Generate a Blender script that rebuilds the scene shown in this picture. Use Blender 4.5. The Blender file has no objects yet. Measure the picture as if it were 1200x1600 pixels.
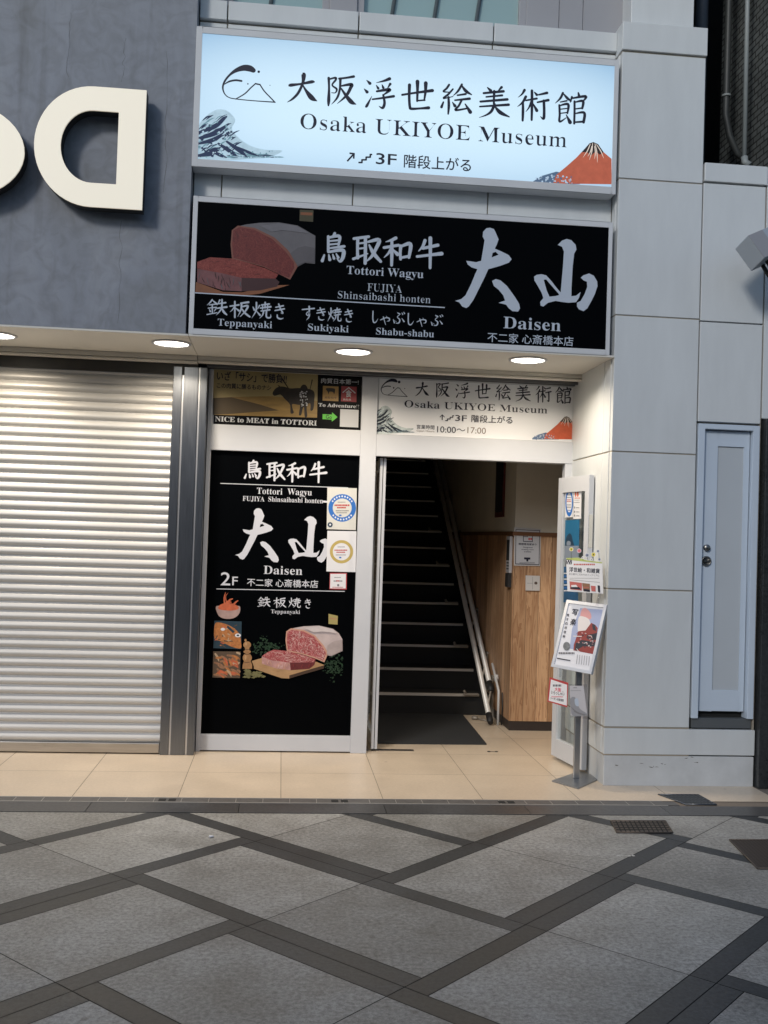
import bpy, bmesh, math, random
from mathutils import Vector, Matrix
from mathutils.geometry import tessellate_polygon
random.seed(7)
S = bpy.context.scene
COL = S.collection
# ------------------------------------------------------------------ camera
EYE = 1.65
YAW, PITCH, ROLL = 0.09852, 0.02440, 0.03251
_f = Vector((math.sin(YAW)*math.cos(PITCH), math.cos(YAW)*math.cos(PITCH), math.sin(PITCH)))
_r0 = Vector((math.cos(YAW), -math.sin(YAW), 0)); _u0 = _r0.cross(_f)
_r = math.cos(ROLL)*_r0 + math.sin(ROLL)*_u0
_u = -math.sin(ROLL)*_r0 + math.cos(ROLL)*_u0
cd = bpy.data.cameras.new('camera'); cam = bpy.data.objects.new('camera', cd); COL.objects.link(cam)
cd.sensor_fit = 'VERTICAL'; cd.sensor_height = 36; cd.lens = 36.0; cd.clip_start = 0.05; cd.clip_end = 500
M = Matrix((( _r.x, _u.x, -_f.x, 0), (_r.y, _u.y, -_f.y, 0), (_r.z, _u.z, -_f.z, EYE), (0, 0, 0, 1)))
cam.matrix_world = M
S.camera = cam
# ------------------------------------------------------------------ world, sun, exposure
SUN_EL, SUN_AZ = math.radians(26), math.radians(-147)      # azimuth clockwise from +Y (the facade normal points to -Y)
w = bpy.data.worlds.new('World'); S.world = w; w.use_nodes = True
wn = w.node_tree; bg = wn.nodes['Background']; bg.inputs['Strength'].default_value = 0.085
sky = wn.nodes.new('ShaderNodeTexSky'); sky.sky_type = 'NISHITA'; sky.sun_disc = False
sky.ozone_density = 1.6; sky.dust_density = 0.6; sky.sun_elevation = SUN_EL; sky.sun_rotation = SUN_AZ
wn.links.new(sky.outputs[0], bg.inputs['Color'])
sl = bpy.data.lights.new('sun', 'SUN'); so = bpy.data.objects.new('sun', sl); COL.objects.link(so)
sl.energy = 0.85; sl.angle = math.radians(10); sl.color = (1.0, 0.98, 0.95)
sd = Vector((math.sin(SUN_AZ)*math.cos(SUN_EL), math.cos(SUN_AZ)*math.cos(SUN_EL), math.sin(SUN_EL)))
so.rotation_euler = sd.to_track_quat('Z', 'Y').to_euler(); so.location = (-4, -4, 9)
S.view_settings.view_transform = 'Standard'; S.view_settings.look = 'None'
S.view_settings.gamma = 1; S.view_settings.exposure = 0.42
LAMP_W = 11.5

# ------------------------------------------------------------------ measuring: a photo point on a known upright plane Y / on the floor
def P(px, py, Y):
    ray = (px-600)/1600*_r - (py-800)/1600*_u + _f
    t = Y/ray.y
    return (ray.x*t, EYE + ray.z*t)
def G(px, py, z=0.0):
    ray = (px-600)/1600*_r - (py-800)/1600*_u + _f
    t = (z-EYE)/ray.z
    return (ray.x*t, ray.y*t)

# ------------------------------------------------------------------ materials
MATS = {}
def lin(c): return tuple(((v/255)/12.92 if v/255 <= .04045 else ((v/255+.055)/1.055)**2.4) for v in c)
def mat(name, col, rough=.5, metal=0.0, var=0.0, scale=6.0, bump=0.0, bscale=120.0, spec=.5, emit=None, es=0.0, stretch=(1,1,1)):
    if name in MATS: return MATS[name]
    m = bpy.data.materials.new(name); m.use_nodes = True; MATS[name] = m
    nt = m.node_tree; b = nt.nodes['Principled BSDF']
    b.inputs['Base Color'].default_value = (*col, 1); b.inputs['Roughness'].default_value = rough
    b.inputs['Metallic'].default_value = metal; b.inputs['Specular IOR Level'].default_value = spec
    if emit:
        b.inputs['Emission Color'].default_value = (*emit, 1); b.inputs['Emission Strength'].default_value = es
    if var or bump:
        tc = nt.nodes.new('ShaderNodeTexCoord'); mp = nt.nodes.new('ShaderNodeMapping'); mp.inputs['Scale'].default_value = stretch
        nt.links.new(tc.outputs['Object'], mp.inputs[0])
    if var:
        n = nt.nodes.new('ShaderNodeTexNoise'); n.inputs['Scale'].default_value = scale; n.inputs['Detail'].default_value = 6; n.inputs['Roughness'].default_value = .6
        nt.links.new(mp.outputs[0], n.inputs['Vector'])
        r = nt.nodes.new('ShaderNodeValToRGB'); r.color_ramp.elements[0].position = .3; r.color_ramp.elements[1].position = .7
        r.color_ramp.elements[0].color = (*[max(0, c*(1-var)) for c in col], 1)
        r.color_ramp.elements[1].color = (*[min(1, c*(1+var)) for c in col], 1)
        nt.links.new(n.outputs['Fac'], r.inputs[0]); nt.links.new(r.outputs[0], b.inputs['Base Color'])
        rr = nt.nodes.new('ShaderNodeMapRange'); rr.inputs[3].default_value = max(.02, rough-.08); rr.inputs[4].default_value = min(1, rough+.08)
        nt.links.new(n.outputs['Fac'], rr.inputs[0]); nt.links.new(rr.outputs[0], b.inputs['Roughness'])
    if bump:
        n2 = nt.nodes.new('ShaderNodeTexNoise'); n2.inputs['Scale'].default_value = bscale; n2.inputs['Detail'].default_value = 3
        nt.links.new(mp.outputs[0], n2.inputs['Vector'])
        bp = nt.nodes.new('ShaderNodeBump'); bp.inputs['Strength'].default_value = bump; bp.inputs['Distance'].default_value = .004
        nt.links.new(n2.outputs['Fac'], bp.inputs['Height']); nt.links.new(bp.outputs[0], b.inputs['Normal'])
    return m
def node(m, t): return m.node_tree.nodes.new(t)

WHITE = mat('white_panel_paint', (.635, .658, .66), .42, var=.045, scale=2.6, bump=.04, bscale=60, stretch=(2.5, 2.5, .6))
WHITE_LOW = mat('scuffed_white_panel', (.56, .575, .58), .5, var=.1, scale=5, bump=.08, bscale=60)
GAP = mat('joint_sealant', (.36, .32, .26), .8)
FRAMEW = mat('white_aluminium', (.58, .595, .625), .32, var=.03, scale=3)
SOFF = mat('cream_soffit_paint', (.70, .67, .60), .5, var=.04, scale=2)
CONC = None
SIGNFR = mat('sign_frame_aluminium', (.64, .645, .65), .38, var=.04, scale=4)
BLACKF = mat('black_print_film', (.0012, .0016, .0022), .42, spec=.03)
SILVER = mat('silver_grey_print', (.50, .55, .62), .5)
PAPERW = mat('white_print', (.74, .74, .76), .5)
INK = mat('dark_ink', (.012, .012, .03), .5)
STEEL = mat('brushed_steel', (.21, .225, .25), .32, 1.0, var=.1, scale=9, stretch=(30, 30, .6))
STEELB = mat('bright_steel', (.72, .72, .70), .25, 1.0)
SHUT = mat('shutter_steel', (.54, .535, .52), .45, .25, var=.06, scale=3, stretch=(.3, 1, 6))
DARK = mat('dark_void', (.012, .013, .013), .8)
RUBBER = mat('black_rubber', (.015, .015, .016), .6)

def concrete():
    m = bpy.data.materials.new('trowelled_concrete'); m.use_nodes = True; nt = m.node_tree; b = nt.nodes['Principled BSDF']
    tc = node(m, 'ShaderNodeTexCoord'); b.inputs['Roughness'].default_value = .62
    n = node(m, 'ShaderNodeTexNoise'); n.inputs['Scale'].default_value = 1.5; n.inputs['Detail'].default_value = 9; n.inputs['Roughness'].default_value = .66; n.inputs['Distortion'].default_value = .9
    mp = node(m, 'ShaderNodeMapping'); mp.inputs['Scale'].default_value = (1, 1, .55)
    n2 = node(m, 'ShaderNodeTexNoise'); n2.inputs['Scale'].default_value = 7; n2.inputs['Detail'].default_value = 6; n2.inputs['Distortion'].default_value = 1.6
    # long drip streaks
    mp3 = node(m, 'ShaderNodeMapping'); mp3.inputs['Scale'].default_value = (5.5, 1, .35)
    n3 = node(m, 'ShaderNodeTexNoise'); n3.inputs['Scale'].default_value = 1.4; n3.inputs['Detail'].default_value = 5
    for a, bb in ((tc.outputs['Object'], mp.inputs[0]), (mp.outputs[0], n.inputs['Vector']), (tc.outputs['Object'], n2.inputs['Vector']), (tc.outputs['Object'], mp3.inputs[0]), (mp3.outputs[0], n3.inputs['Vector'])):
        nt.links.new(a, bb)
    r = node(m, 'ShaderNodeValToRGB'); r.color_ramp.elements[0].position = .32; r.color_ramp.elements[1].position = .7
    r.color_ramp.elements[0].color = (.205, .217, .235, 1); r.color_ramp.elements[1].color = (.295, .312, .345, 1)
    e = r.color_ramp.elements.new(.5); e.color = (.24, .258, .295, 1)
    nt.links.new(n.outputs['Fac'], r.inputs[0])
    r2 = node(m, 'ShaderNodeValToRGB'); r2.color_ramp.elements[0].position = .28; r2.color_ramp.elements[1].position = .6
    r2.color_ramp.elements[0].color = (.84, .83, .81, 1); r2.color_ramp.elements[1].color = (1.05, 1.05, 1.05, 1)
    nt.links.new(n2.outputs['Fac'], r2.inputs[0])
    r3 = node(m, 'ShaderNodeValToRGB'); r3.color_ramp.elements[0].position = .25; r3.color_ramp.elements[1].position = .42
    r3.color_ramp.elements[0].color = (.72, .71, .69, 1); r3.color_ramp.elements[1].color = (1, 1, 1, 1)
    nt.links.new(n3.outputs['Fac'], r3.inputs[0])
    def mul(a, c):
        x = node(m, 'ShaderNodeMix'); x.data_type = 'RGBA'; x.blend_type = 'MULTIPLY'; x.inputs[0].default_value = 1
        nt.links.new(a, x.inputs[6]); nt.links.new(c, x.inputs[7]); return x.outputs[2]
    nt.links.new(mul(mul(r.outputs[0], r2.outputs[0]), r3.outputs[0]), b.inputs['Base Color'])
    bp = node(m, 'ShaderNodeBump'); bp.inputs['Strength'].default_value = .12; bp.inputs['Distance'].default_value = .01
    nt.links.new(n2.outputs['Fac'], bp.inputs['Height']); nt.links.new(bp.outputs[0], b.inputs['Normal'])
    return m
CONC = concrete()
def granite(name, a, c, speck, rough, big=.12):
    m = bpy.data.materials.new(name); m.use_nodes = True; nt = m.node_tree; b = nt.nodes['Principled BSDF']
    tc = node(m, 'ShaderNodeTexCoord'); b.inputs['Roughness'].default_value = rough
    n = node(m, 'ShaderNodeTexNoise'); n.inputs['Scale'].default_value = 48; n.inputs['Detail'].default_value = 6; n.inputs['Roughness'].default_value = .8
    n2 = node(m, 'ShaderNodeTexNoise'); n2.inputs['Scale'].default_value = 2.3; n2.inputs['Detail'].default_value = 7; n2.inputs['Roughness'].default_value = .65
    v = node(m, 'ShaderNodeTexVoronoi'); v.inputs['Scale'].default_value = 150
    at = node(m, 'ShaderNodeAttribute'); at.attribute_name = 'tone'
    for x in (n, n2, v): nt.links.new(tc.outputs['Object'], x.inputs['Vector'])
    r = node(m, 'ShaderNodeValToRGB'); r.color_ramp.elements[0].position = .36; r.color_ramp.elements[1].position = .64
    r.color_ramp.elements[0].color = (*a, 1); r.color_ramp.elements[1].color = (*c, 1)
    nt.links.new(n.outputs['Fac'], r.inputs[0])
    r2 = node(m, 'ShaderNodeValToRGB'); r2.color_ramp.elements[0].position = .3; r2.color_ramp.elements[1].position = .7
    r2.color_ramp.elements[0].color = (1-big*2, 1-big*2.1, 1-big*2.3, 1); r2.color_ramp.elements[1].color = (1+big, 1+big, 1+big, 1)
    nt.links.new(n2.outputs['Fac'], r2.inputs[0])
    r3 = node(m, 'ShaderNodeValToRGB'); r3.color_ramp.elements[0].position = .0; r3.color_ramp.elements[1].position = .28
    r3.color_ramp.elements[0].color = (speck, speck, speck, 1); r3.color_ramp.elements[1].color = (1, 1, 1, 1)
    nt.links.new(v.outputs['Distance'], r3.inputs[0])
    def mul(p, q):
        x = node(m, 'ShaderNodeMix'); x.data_type = 'RGBA'; x.blend_type = 'MULTIPLY'; x.inputs[0].default_value = 1
        nt.links.new(p, x.inputs[6]); nt.links.new(q, x.inputs[7]); return x.outputs[2]
    v2 = node(m, 'ShaderNodeTexVoronoi'); v2.inputs['Scale'].default_value = 2.6; v2.inputs['Randomness'].default_value = 1; nt.links.new(tc.outputs['Object'], v2.inputs['Vector'])
    r4 = node(m, 'ShaderNodeValToRGB'); r4.color_ramp.elements[0].position = .028; r4.color_ramp.elements[1].position = .05
    r4.color_ramp.elements[0].color = (.7, .69, .68, 1); r4.color_ramp.elements[1].color = (1, 1, 1, 1); nt.links.new(v2.outputs['Distance'], r4.inputs[0])
    nt.links.new(mul(mul(mul(mul(r.outputs[0], r2.outputs[0]), r3.outputs[0]), r4.outputs[0]), at.outputs['Color']), b.inputs['Base Color'])
    rr = node(m, 'ShaderNodeMapRange'); rr.inputs[3].default_value = rough-.14; rr.inputs[4].default_value = rough+.12
    nt.links.new(n2.outputs['Fac'], rr.inputs[0]); nt.links.new(rr.outputs[0], b.inputs['Roughness'])
    bp = node(m, 'ShaderNodeBump'); bp.inputs['Strength'].default_value = .25; bp.inputs['Distance'].default_value = .002
    nt.links.new(n.outputs['Fac'], bp.inputs['Height']); nt.links.new(bp.outputs[0], b.inputs['Normal'])
    return m
GRAN = granite('grey_granite', (.170, .167, .158), (.43, .425, .40), .5, .5, .17)
BASALT = granite('dark_granite', (.023, .0255, .028), (.054, .058, .062), .75, .5, .16)
def wood(name, cols, pw=.11):
    m = bpy.data.materials.new(name); m.use_nodes = True; nt = m.node_tree; b = nt.nodes['Principled BSDF']; b.inputs['Roughness'].default_value = .5
    tc = node(m, 'ShaderNodeTexCoord'); sp = node(m, 'ShaderNodeSeparateXYZ'); nt.links.new(tc.outputs['Object'], sp.inputs[0])
    ad = node(m, 'ShaderNodeMath'); ad.operation = 'ADD'; nt.links.new(sp.outputs['X'], ad.inputs[0]); nt.links.new(sp.outputs['Y'], ad.inputs[1])
    dv = node(m, 'ShaderNodeMath'); dv.operation = 'DIVIDE'; dv.inputs[1].default_value = pw; nt.links.new(ad.outputs[0], dv.inputs[0])
    fl = node(m, 'ShaderNodeMath'); fl.operation = 'FLOOR'; nt.links.new(dv.outputs[0], fl.inputs[0])
    wn_ = node(m, 'ShaderNodeTexWhiteNoise'); wn_.noise_dimensions = '1D'; nt.links.new(fl.outputs[0], wn_.inputs['W'])
    cb = node(m, 'ShaderNodeCombineXYZ'); ml = node(m, 'ShaderNodeMath'); ml.operation = 'MULTIPLY_ADD'; ml.inputs[1].default_value = 13.0
    nt.links.new(wn_.outputs['Value'], ml.inputs[0]); nt.links.new(ad.outputs[0], ml.inputs[2])
    nt.links.new(ml.outputs[0], cb.inputs['X'])
    zs = node(m, 'ShaderNodeMath'); zs.operation = 'MULTIPLY'; zs.inputs[1].default_value = .09; nt.links.new(sp.outputs['Z'], zs.inputs[0]); nt.links.new(zs.outputs[0], cb.inputs['Z'])
    n = node(m, 'ShaderNodeTexNoise'); n.inputs['Scale'].default_value = 14; n.inputs['Detail'].default_value = 5; n.inputs['Distortion'].default_value = 1.4
    nt.links.new(cb.outputs[0], n.inputs['Vector'])
    wv = node(m, 'ShaderNodeMath'); wv.operation = 'MULTIPLY'; wv.inputs[1].default_value = 5.0; nt.links.new(n.outputs['Fac'], wv.inputs[0])
    fr = node(m, 'ShaderNodeMath'); fr.operation = 'FRACT'; nt.links.new(wv.outputs[0], fr.inputs[0])
    r = node(m, 'ShaderNodeValToRGB'); r.color_ramp.elements[0].color = (*cols[0], 1); r.color_ramp.elements[1].color = (*cols[1], 1)
    r.color_ramp.elements[1].position = .75
    nt.links.new(fr.outputs[0], r.inputs[0])
    r2 = node(m, 'ShaderNodeValToRGB'); r2.color_ramp.elements[0].color = (.62, .56, .5, 1); r2.color_ramp.elements[1].color = (1.25, 1.25, 1.25, 1)
    nt.links.new(wn_.outputs['Value'], r2.inputs[0])
    x = node(m, 'ShaderNodeMix'); x.data_type = 'RGBA'; x.blend_type = 'MULTIPLY'; x.inputs[0].default_value = 1
    nt.links.new(r.outputs[0], x.inputs[6]); nt.links.new(r2.outputs[0], x.inputs[7])
    # dark seam between boards
    f2 = node(m, 'ShaderNodeMath'); f2.operation = 'FRACT'; nt.links.new(dv.outputs[0], f2.inputs[0])
    g = node(m, 'ShaderNodeMath'); g.operation = 'GREATER_THAN'; g.inputs[1].default_value = .035; nt.links.new(f2.outputs[0], g.inputs[0])
    mr = node(m, 'ShaderNodeMapRange'); mr.inputs[3].default_value = .35; mr.inputs[4].default_value = 1; nt.links.new(g.outputs[0], mr.inputs[0])
    y = node(m, 'ShaderNodeMix'); y.data_type = 'RGBA'; y.blend_type = 'MULTIPLY'; y.inputs[0].default_value = 1
    nt.links.new(x.outputs[2], y.inputs[6]); nt.links.new(mr.outputs[0], y.inputs[7]); nt.links.new(y.outputs[2], b.inputs['Base Color'])
    return m
WOOD = wood('cedar_boards', ((.37, .20, .105), (.55, .345, .20)))
def bricks():
    m = bpy.data.materials.new('dark_brick'); m.use_nodes = True; nt = m.node_tree; b = nt.nodes['Principled BSDF']; b.inputs['Roughness'].default_value = .85
    tc = node(m, 'ShaderNodeTexCoord'); sp = node(m, 'ShaderNodeSeparateXYZ'); nt.links.new(tc.outputs['Object'], sp.inputs[0])
    cb = node(m, 'ShaderNodeCombineXYZ'); nt.links.new(sp.outputs['Y'], cb.inputs['X']); nt.links.new(sp.outputs['Z'], cb.inputs['Y'])
    br = node(m, 'ShaderNodeTexBrick'); nt.links.new(cb.outputs[0], br.inputs['Vector'])
    br.inputs['Color1'].default_value = (.20, .22, .215, 1); br.inputs['Color2'].default_value = (.15, .165, .16, 1); br.inputs['Mortar'].default_value = (.03, .03, .03, 1)
    br.inputs['Scale'].default_value = 1; br.inputs['Brick Width'].default_value = .115; br.inputs['Row Height'].default_value = .047; br.inputs['Mortar Size'].default_value = .0065
    n = node(m, 'ShaderNodeTexNoise'); n.inputs['Scale'].default_value = 2; n.inputs['Detail'].default_value = 5; nt.links.new(tc.outputs['Object'], n.inputs['Vector'])
    r = node(m, 'ShaderNodeValToRGB'); r.color_ramp.elements[0].position = .3; r.color_ramp.elements[0].color = (.45, .45, .45, 1); r.color_ramp.elements[1].color = (1.1, 1.1, 1.1, 1); r.color_ramp.elements[1].position = .7
    nt.links.new(n.outputs['Fac'], r.inputs[0])
    x = node(m, 'ShaderNodeMix'); x.data_type = 'RGBA'; x.blend_type = 'MULTIPLY'; x.inputs[0].default_value = 1
    nt.links.new(br.outputs['Color'], x.inputs[6]); nt.links.new(r.outputs[0], x.inputs[7]); nt.links.new(x.outputs[2], b.inputs['Base Color'])
    return m
BRICK = bricks()
def marbled(name, red, white, amt, scale=38):
    m = bpy.data.materials.new(name); m.use_nodes = True; nt = m.node_tree; b = nt.nodes['Principled BSDF']; b.inputs['Roughness'].default_value = .5
    tc = node(m, 'ShaderNodeTexCoord')
    n = node(m, 'ShaderNodeTexNoise'); n.inputs['Scale'].default_value = scale; n.inputs['Detail'].default_value = 6; n.inputs['Distortion'].default_value = 2.2; n.inputs['Roughness'].default_value = .7
    nt.links.new(tc.outputs['Object'], n.inputs['Vector'])
    r = node(m, 'ShaderNodeValToRGB'); r.color_ramp.elements[0].position = .5-amt; r.color_ramp.elements[1].position = .72
    r.color_ramp.elements[0].color = (*red, 1); r.color_ramp.elements[1].color = (*white, 1)
    nt.links.new(n.outputs['Fac'], r.inputs[0]); nt.links.new(r.outputs[0], b.inputs['Base Color'])
    return m
def glass(name, tint=(.9, .95, .94), rough=.02):
    m = bpy.data.materials.new(name); m.use_nodes = True; nt = m.node_tree; nt.nodes.clear()
    o = nt.nodes.new('ShaderNodeOutputMaterial'); t = nt.nodes.new('ShaderNodeBsdfTransparent'); t.inputs[0].default_value = (*tint, 1)
    g = nt.nodes.new('ShaderNodeBsdfGlossy'); g.inputs['Roughness'].default_value = rough
    fz = nt.nodes.new('ShaderNodeFresnel'); fz.inputs[0].default_value = 1.5; mx = nt.nodes.new('ShaderNodeMixShader')
    ge = nt.nodes.new('ShaderNodeNewGeometry'); iv = nt.nodes.new('ShaderNodeMath'); iv.operation = 'SUBTRACT'; iv.inputs[0].default_value = 1; nt.links.new(ge.outputs['Backfacing'], iv.inputs[1])
    ml = nt.nodes.new('ShaderNodeMath'); ml.operation = 'MULTIPLY'; nt.links.new(fz.outputs[0], ml.inputs[0]); nt.links.new(iv.outputs[0], ml.inputs[1])
    nt.links.new(ml.outputs[0], mx.inputs[0]); nt.links.new(t.outputs[0], mx.inputs[1]); nt.links.new(g.outputs[0], mx.inputs[2]); nt.links.new(mx.outputs[0], o.inputs[0])
    return m
GLASS = glass('clear_glass', (.97, .985, .98))
PLAST = glass('clear_acrylic', (.9, .9, .92), .08)

# ------------------------------------------------------------------ things
def thing(name, label, cat, loc=(0, 0, 0), group=None, rot=None):
    o = bpy.data.objects.new(name, None); COL.objects.link(o); o.empty_display_size = .05
    o['label'] = label; o['category'] = cat
    if group: o['group'] = group
    m = Matrix.Translation(Vector(loc))
    if rot is not None: m = m @ rot.to_4x4()
    o.matrix_world = m; o['_'] = 0; del o['_']
    BASE[o.name] = m
    return o
BASE = {}
def tag(o, label, cat, group=None):
    o['label'] = label; o['category'] = cat
    if group: o['group'] = group
    return o
class MB:
    """collects faces; build() links them as one mesh object"""
    def __init__(s): s.v = []; s.f = []; s.mi = []; s.sm = []; s.tone = []
    def face(s, pts, mi=0, smooth=False, tone=1.0):
        i = len(s.v); s.v += [tuple(p) for p in pts]; s.f.append(tuple(range(i, i+len(pts)))); s.mi.append(mi); s.sm.append(smooth); s.tone.append(tone)
    def idx(s, verts, faces, mi=0, smooth=False):
        i = len(s.v); s.v += [tuple(p) for p in verts]
        for f in faces: s.f.append(tuple(i+k for k in f)); s.mi.append(mi); s.sm.append(smooth); s.tone.append(1.0)
    def box(s, x0, x1, y0, y1, z0, z1, mi=0):
        x0, x1 = sorted((x0, x1)); y0, y1 = sorted((y0, y1)); z0, z1 = sorted((z0, z1))
        v = [(x, y, z) for x in (x0, x1) for y in (y0, y1) for z in (z0, z1)]
        s.idx(v, [(0, 1, 3, 2), (4, 6, 7, 5), (0, 4, 5, 1), (2, 3, 7, 6), (0, 2, 6, 4), (1, 5, 7, 3)], mi); return s
    def tube(s, pts, r, seg=12, mi=0, cap=True):
        pts = [Vector(p) for p in pts]; rings = []
        rs = r if isinstance(r, (list, tuple)) else [r]*len(pts)
        prev = None
        for i, p in enumerate(pts):
            d = (pts[min(i+1, len(pts)-1)]-pts[max(i-1, 0)]).normalized()
            a = d.orthogonal().normalized() if prev is None else (prev - d*prev.dot(d)).normalized()
            prev = a; b = d.cross(a)
            rings.append([p + rs[i]*(math.cos(t)*a+math.sin(t)*b) for t in [2*math.pi*k/seg for k in range(seg)]])
        v = [q for rg in rings for q in rg]; f = []
        for i in range(len(pts)-1):
            for k in range(seg):
                k2 = (k+1) % seg; f.append((i*seg+k, i*seg+k2, (i+1)*seg+k2, (i+1)*seg+k))
        s.idx(v, f, mi, True)
        if cap:
            s.face(list(reversed(rings[0])), mi); s.face(rings[-1], mi)
        return s
    def lathe(s, prof, c, axis='Z', seg=24, mi=0):
        v = []; f = []
        for (r, h) in prof:
            for k in range(seg):
                t = 2*math.pi*k/seg; a, b = r*math.cos(t), r*math.sin(t)
                v.append((c[0]+a, c[1]+b, c[2]+h) if axis == 'Z' else (c[0]+a, c[1]+h, c[2]+b))
        for i in range(len(prof)-1):
            for k in range(seg):
                k2 = (k+1) % seg; f.append((i*seg+k, i*seg+k2, (i+1)*seg+k2, (i+1)*seg+k))
        s.idx(v, f, mi, True); return s
    def prism(s, outer, y0, y1, holes=(), mi=0, side=None):
        """outline in (x,z), front at y0 (towards the street), back at y1"""
        loops = [[Vector((x, z, 0)) for x, z in outer]] + [[Vector((x, z, 0)) for x, z in h] for h in holes]
        flat = [q for l in loops for q in l]
        for t in tessellate_polygon(loops):
            p = [flat[k] for k in t]
            n = (p[1]-p[0]).cross(p[2]-p[0]).z
            if n < 0: p = p[::-1]
            s.face([(q.x, y0, q.y) for q in p], mi)
            s.face([(q.x, y1, q.y) for q in p[::-1]], mi)
        for l in loops:
            for k in range(len(l)):
                a, b = l[k], l[(k+1) % len(l)]
                s.face([(a.x, y0, a.y), (b.x, y0, b.y), (b.x, y1, b.y), (a.x, y1, a.y)], mi if side is None else side)
        return s
    def build(s, name, mats, parent=None, local=False, bevel=0.0, normals=True):
        me = bpy.data.meshes.new(name)
        mats = mats if isinstance(mats, (list, tuple)) else [mats]
        inv = None
        if parent is not None and not local:
            q = parent
            while q.parent is not None: q = q.parent
            inv = BASE[q.name].inverted()
        v = s.v if inv is None else [tuple(inv @ Vector(p)) for p in s.v]
        me.from_pydata(v, [], s.f)
        for m in mats: me.materials.append(m)
        me.polygons.foreach_set('material_index', s.mi); me.polygons.foreach_set('use_smooth', s.sm)
        ca = me.color_attributes.new('tone', 'FLOAT_COLOR', 'CORNER'); k = 0
        buf = []
        for p, t in zip(s.f, s.tone): buf += [t, t, t, 1.0]*len(p)
        ca.data.foreach_set('color', buf)
        if normals:
            bm = bmesh.new(); bm.from_mesh(me); bmesh.ops.remove_doubles(bm, verts=bm.verts, dist=1e-5)
            bmesh.ops.recalc_face_normals(bm, faces=bm.faces); bm.to_mesh(me); bm.free()
        me.update()
        o = bpy.data.objects.new(name, me); COL.objects.link(o)
        if parent is not None: o.parent = parent
        if bevel:
            b = o.modifiers.new('bevel', 'BEVEL'); b.width = bevel; b.segments = 2; b.limit_method = 'ANGLE'; b.angle_limit = math.radians(40)
        return o
def struct(o): o['kind'] = 'structure'; return o

# ------------------------------------------------------------------ flat print work: polygons, brush strokes and type laid on a panel
def catmull(pts, n=6):
    out = []
    for i in range(len(pts)-1):
        p0, p1, p2, p3 = pts[max(i-1, 0)], pts[i], pts[i+1], pts[min(i+2, len(pts)-1)]
        for k in range(n):
            t = k/n
            out.append(tuple(.5*((2*b)+(-a+c)*t+(2*a-5*b+4*c-d)*t*t+(-a+3*b-3*c+d)*t**3) for a, b, c, d in zip(p0, p1, p2, p3)))
    out.append(pts[-1]); return out
_font_cache = {}
def serif(s):
    o = ''
    for ch in s:
        if 'A' <= ch <= 'Z': o += chr(0x1D400+ord(ch)-65)
        elif 'a' <= ch <= 'z': o += chr(0x1D41A+ord(ch)-97)
        else: o += ch
    return o
def type_tris(body, dx=0.0, dy=0.0):
    """outline type as triangles; every outline point moves by (dx,dy) along its outward normal"""
    key = (body, dx, dy)
    if key in _font_cache: return _font_cache[key]
    cu = bpy.data.curves.new('type', 'FONT'); cu.body = body; cu.resolution_u = 3
    o = bpy.data.objects.new('type', cu); COL.objects.link(o)
    dg = bpy.context.evaluated_depsgraph_get()
    c = o.evaluated_get(dg).to_curve(dg).copy() if (dx or dy) else None
    src = cu
    if c is not None:
        area = 0
        for sp in c.splines:
            q = [p.co for p in sp.bezier_points]
            area += sum(q[i].x*q[(i+1) % len(q)].y-q[(i+1) % len(q)].x*q[i].y for i in range(len(q)))
        sg = 1 if area < 0 else -1                                # filled side right of a clockwise outline, left of the other kind
        for sp in c.splines:
            bz = list(sp.bezier_points); n = len(bz)
            if n < 3: continue
            co = [p.co.copy() for p in bz]; hl = [p.handle_left.copy() for p in bz]; hr = [p.handle_right.copy() for p in bz]
            for i, p in enumerate(bz):
                ti = (co[i]-hl[i]); to = (hr[i]-co[i])
                if ti.length < 1e-7: ti = co[i]-co[i-1]
                if to.length < 1e-7: to = co[(i+1) % n]-co[i]
                t = ti.normalized()+to.normalized()
                if t.length < 1e-6: continue
                t.normalize(); nr = Vector((-t.y, t.x, 0))*sg
                d = Vector((nr.x*dx, nr.y*dy, 0))
                p.handle_left_type = p.handle_right_type = 'FREE'
                p.co = co[i]+d; p.handle_left = hl[i]+d; p.handle_right = hr[i]+d
        c.fill_mode = 'BOTH' if c.dimensions == '2D' else c.fill_mode
        o2 = bpy.data.objects.new('type2', c); COL.objects.link(o2); dg = bpy.context.evaluated_depsgraph_get(); dg.update()
        me = bpy.data.meshes.new_from_object(o2.evaluated_get(dg)); bpy.data.objects.remove(o2)
    else:
        me = bpy.data.meshes.new_from_object(o.evaluated_get(dg))
    vs = [(p.co.x, p.co.y) for p in me.vertices]; fs = [tuple(p.vertices) for p in me.polygons]
    bpy.data.objects.remove(o); bpy.data.meshes.remove(me)
    _font_cache[key] = (vs, fs); return vs, fs
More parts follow.
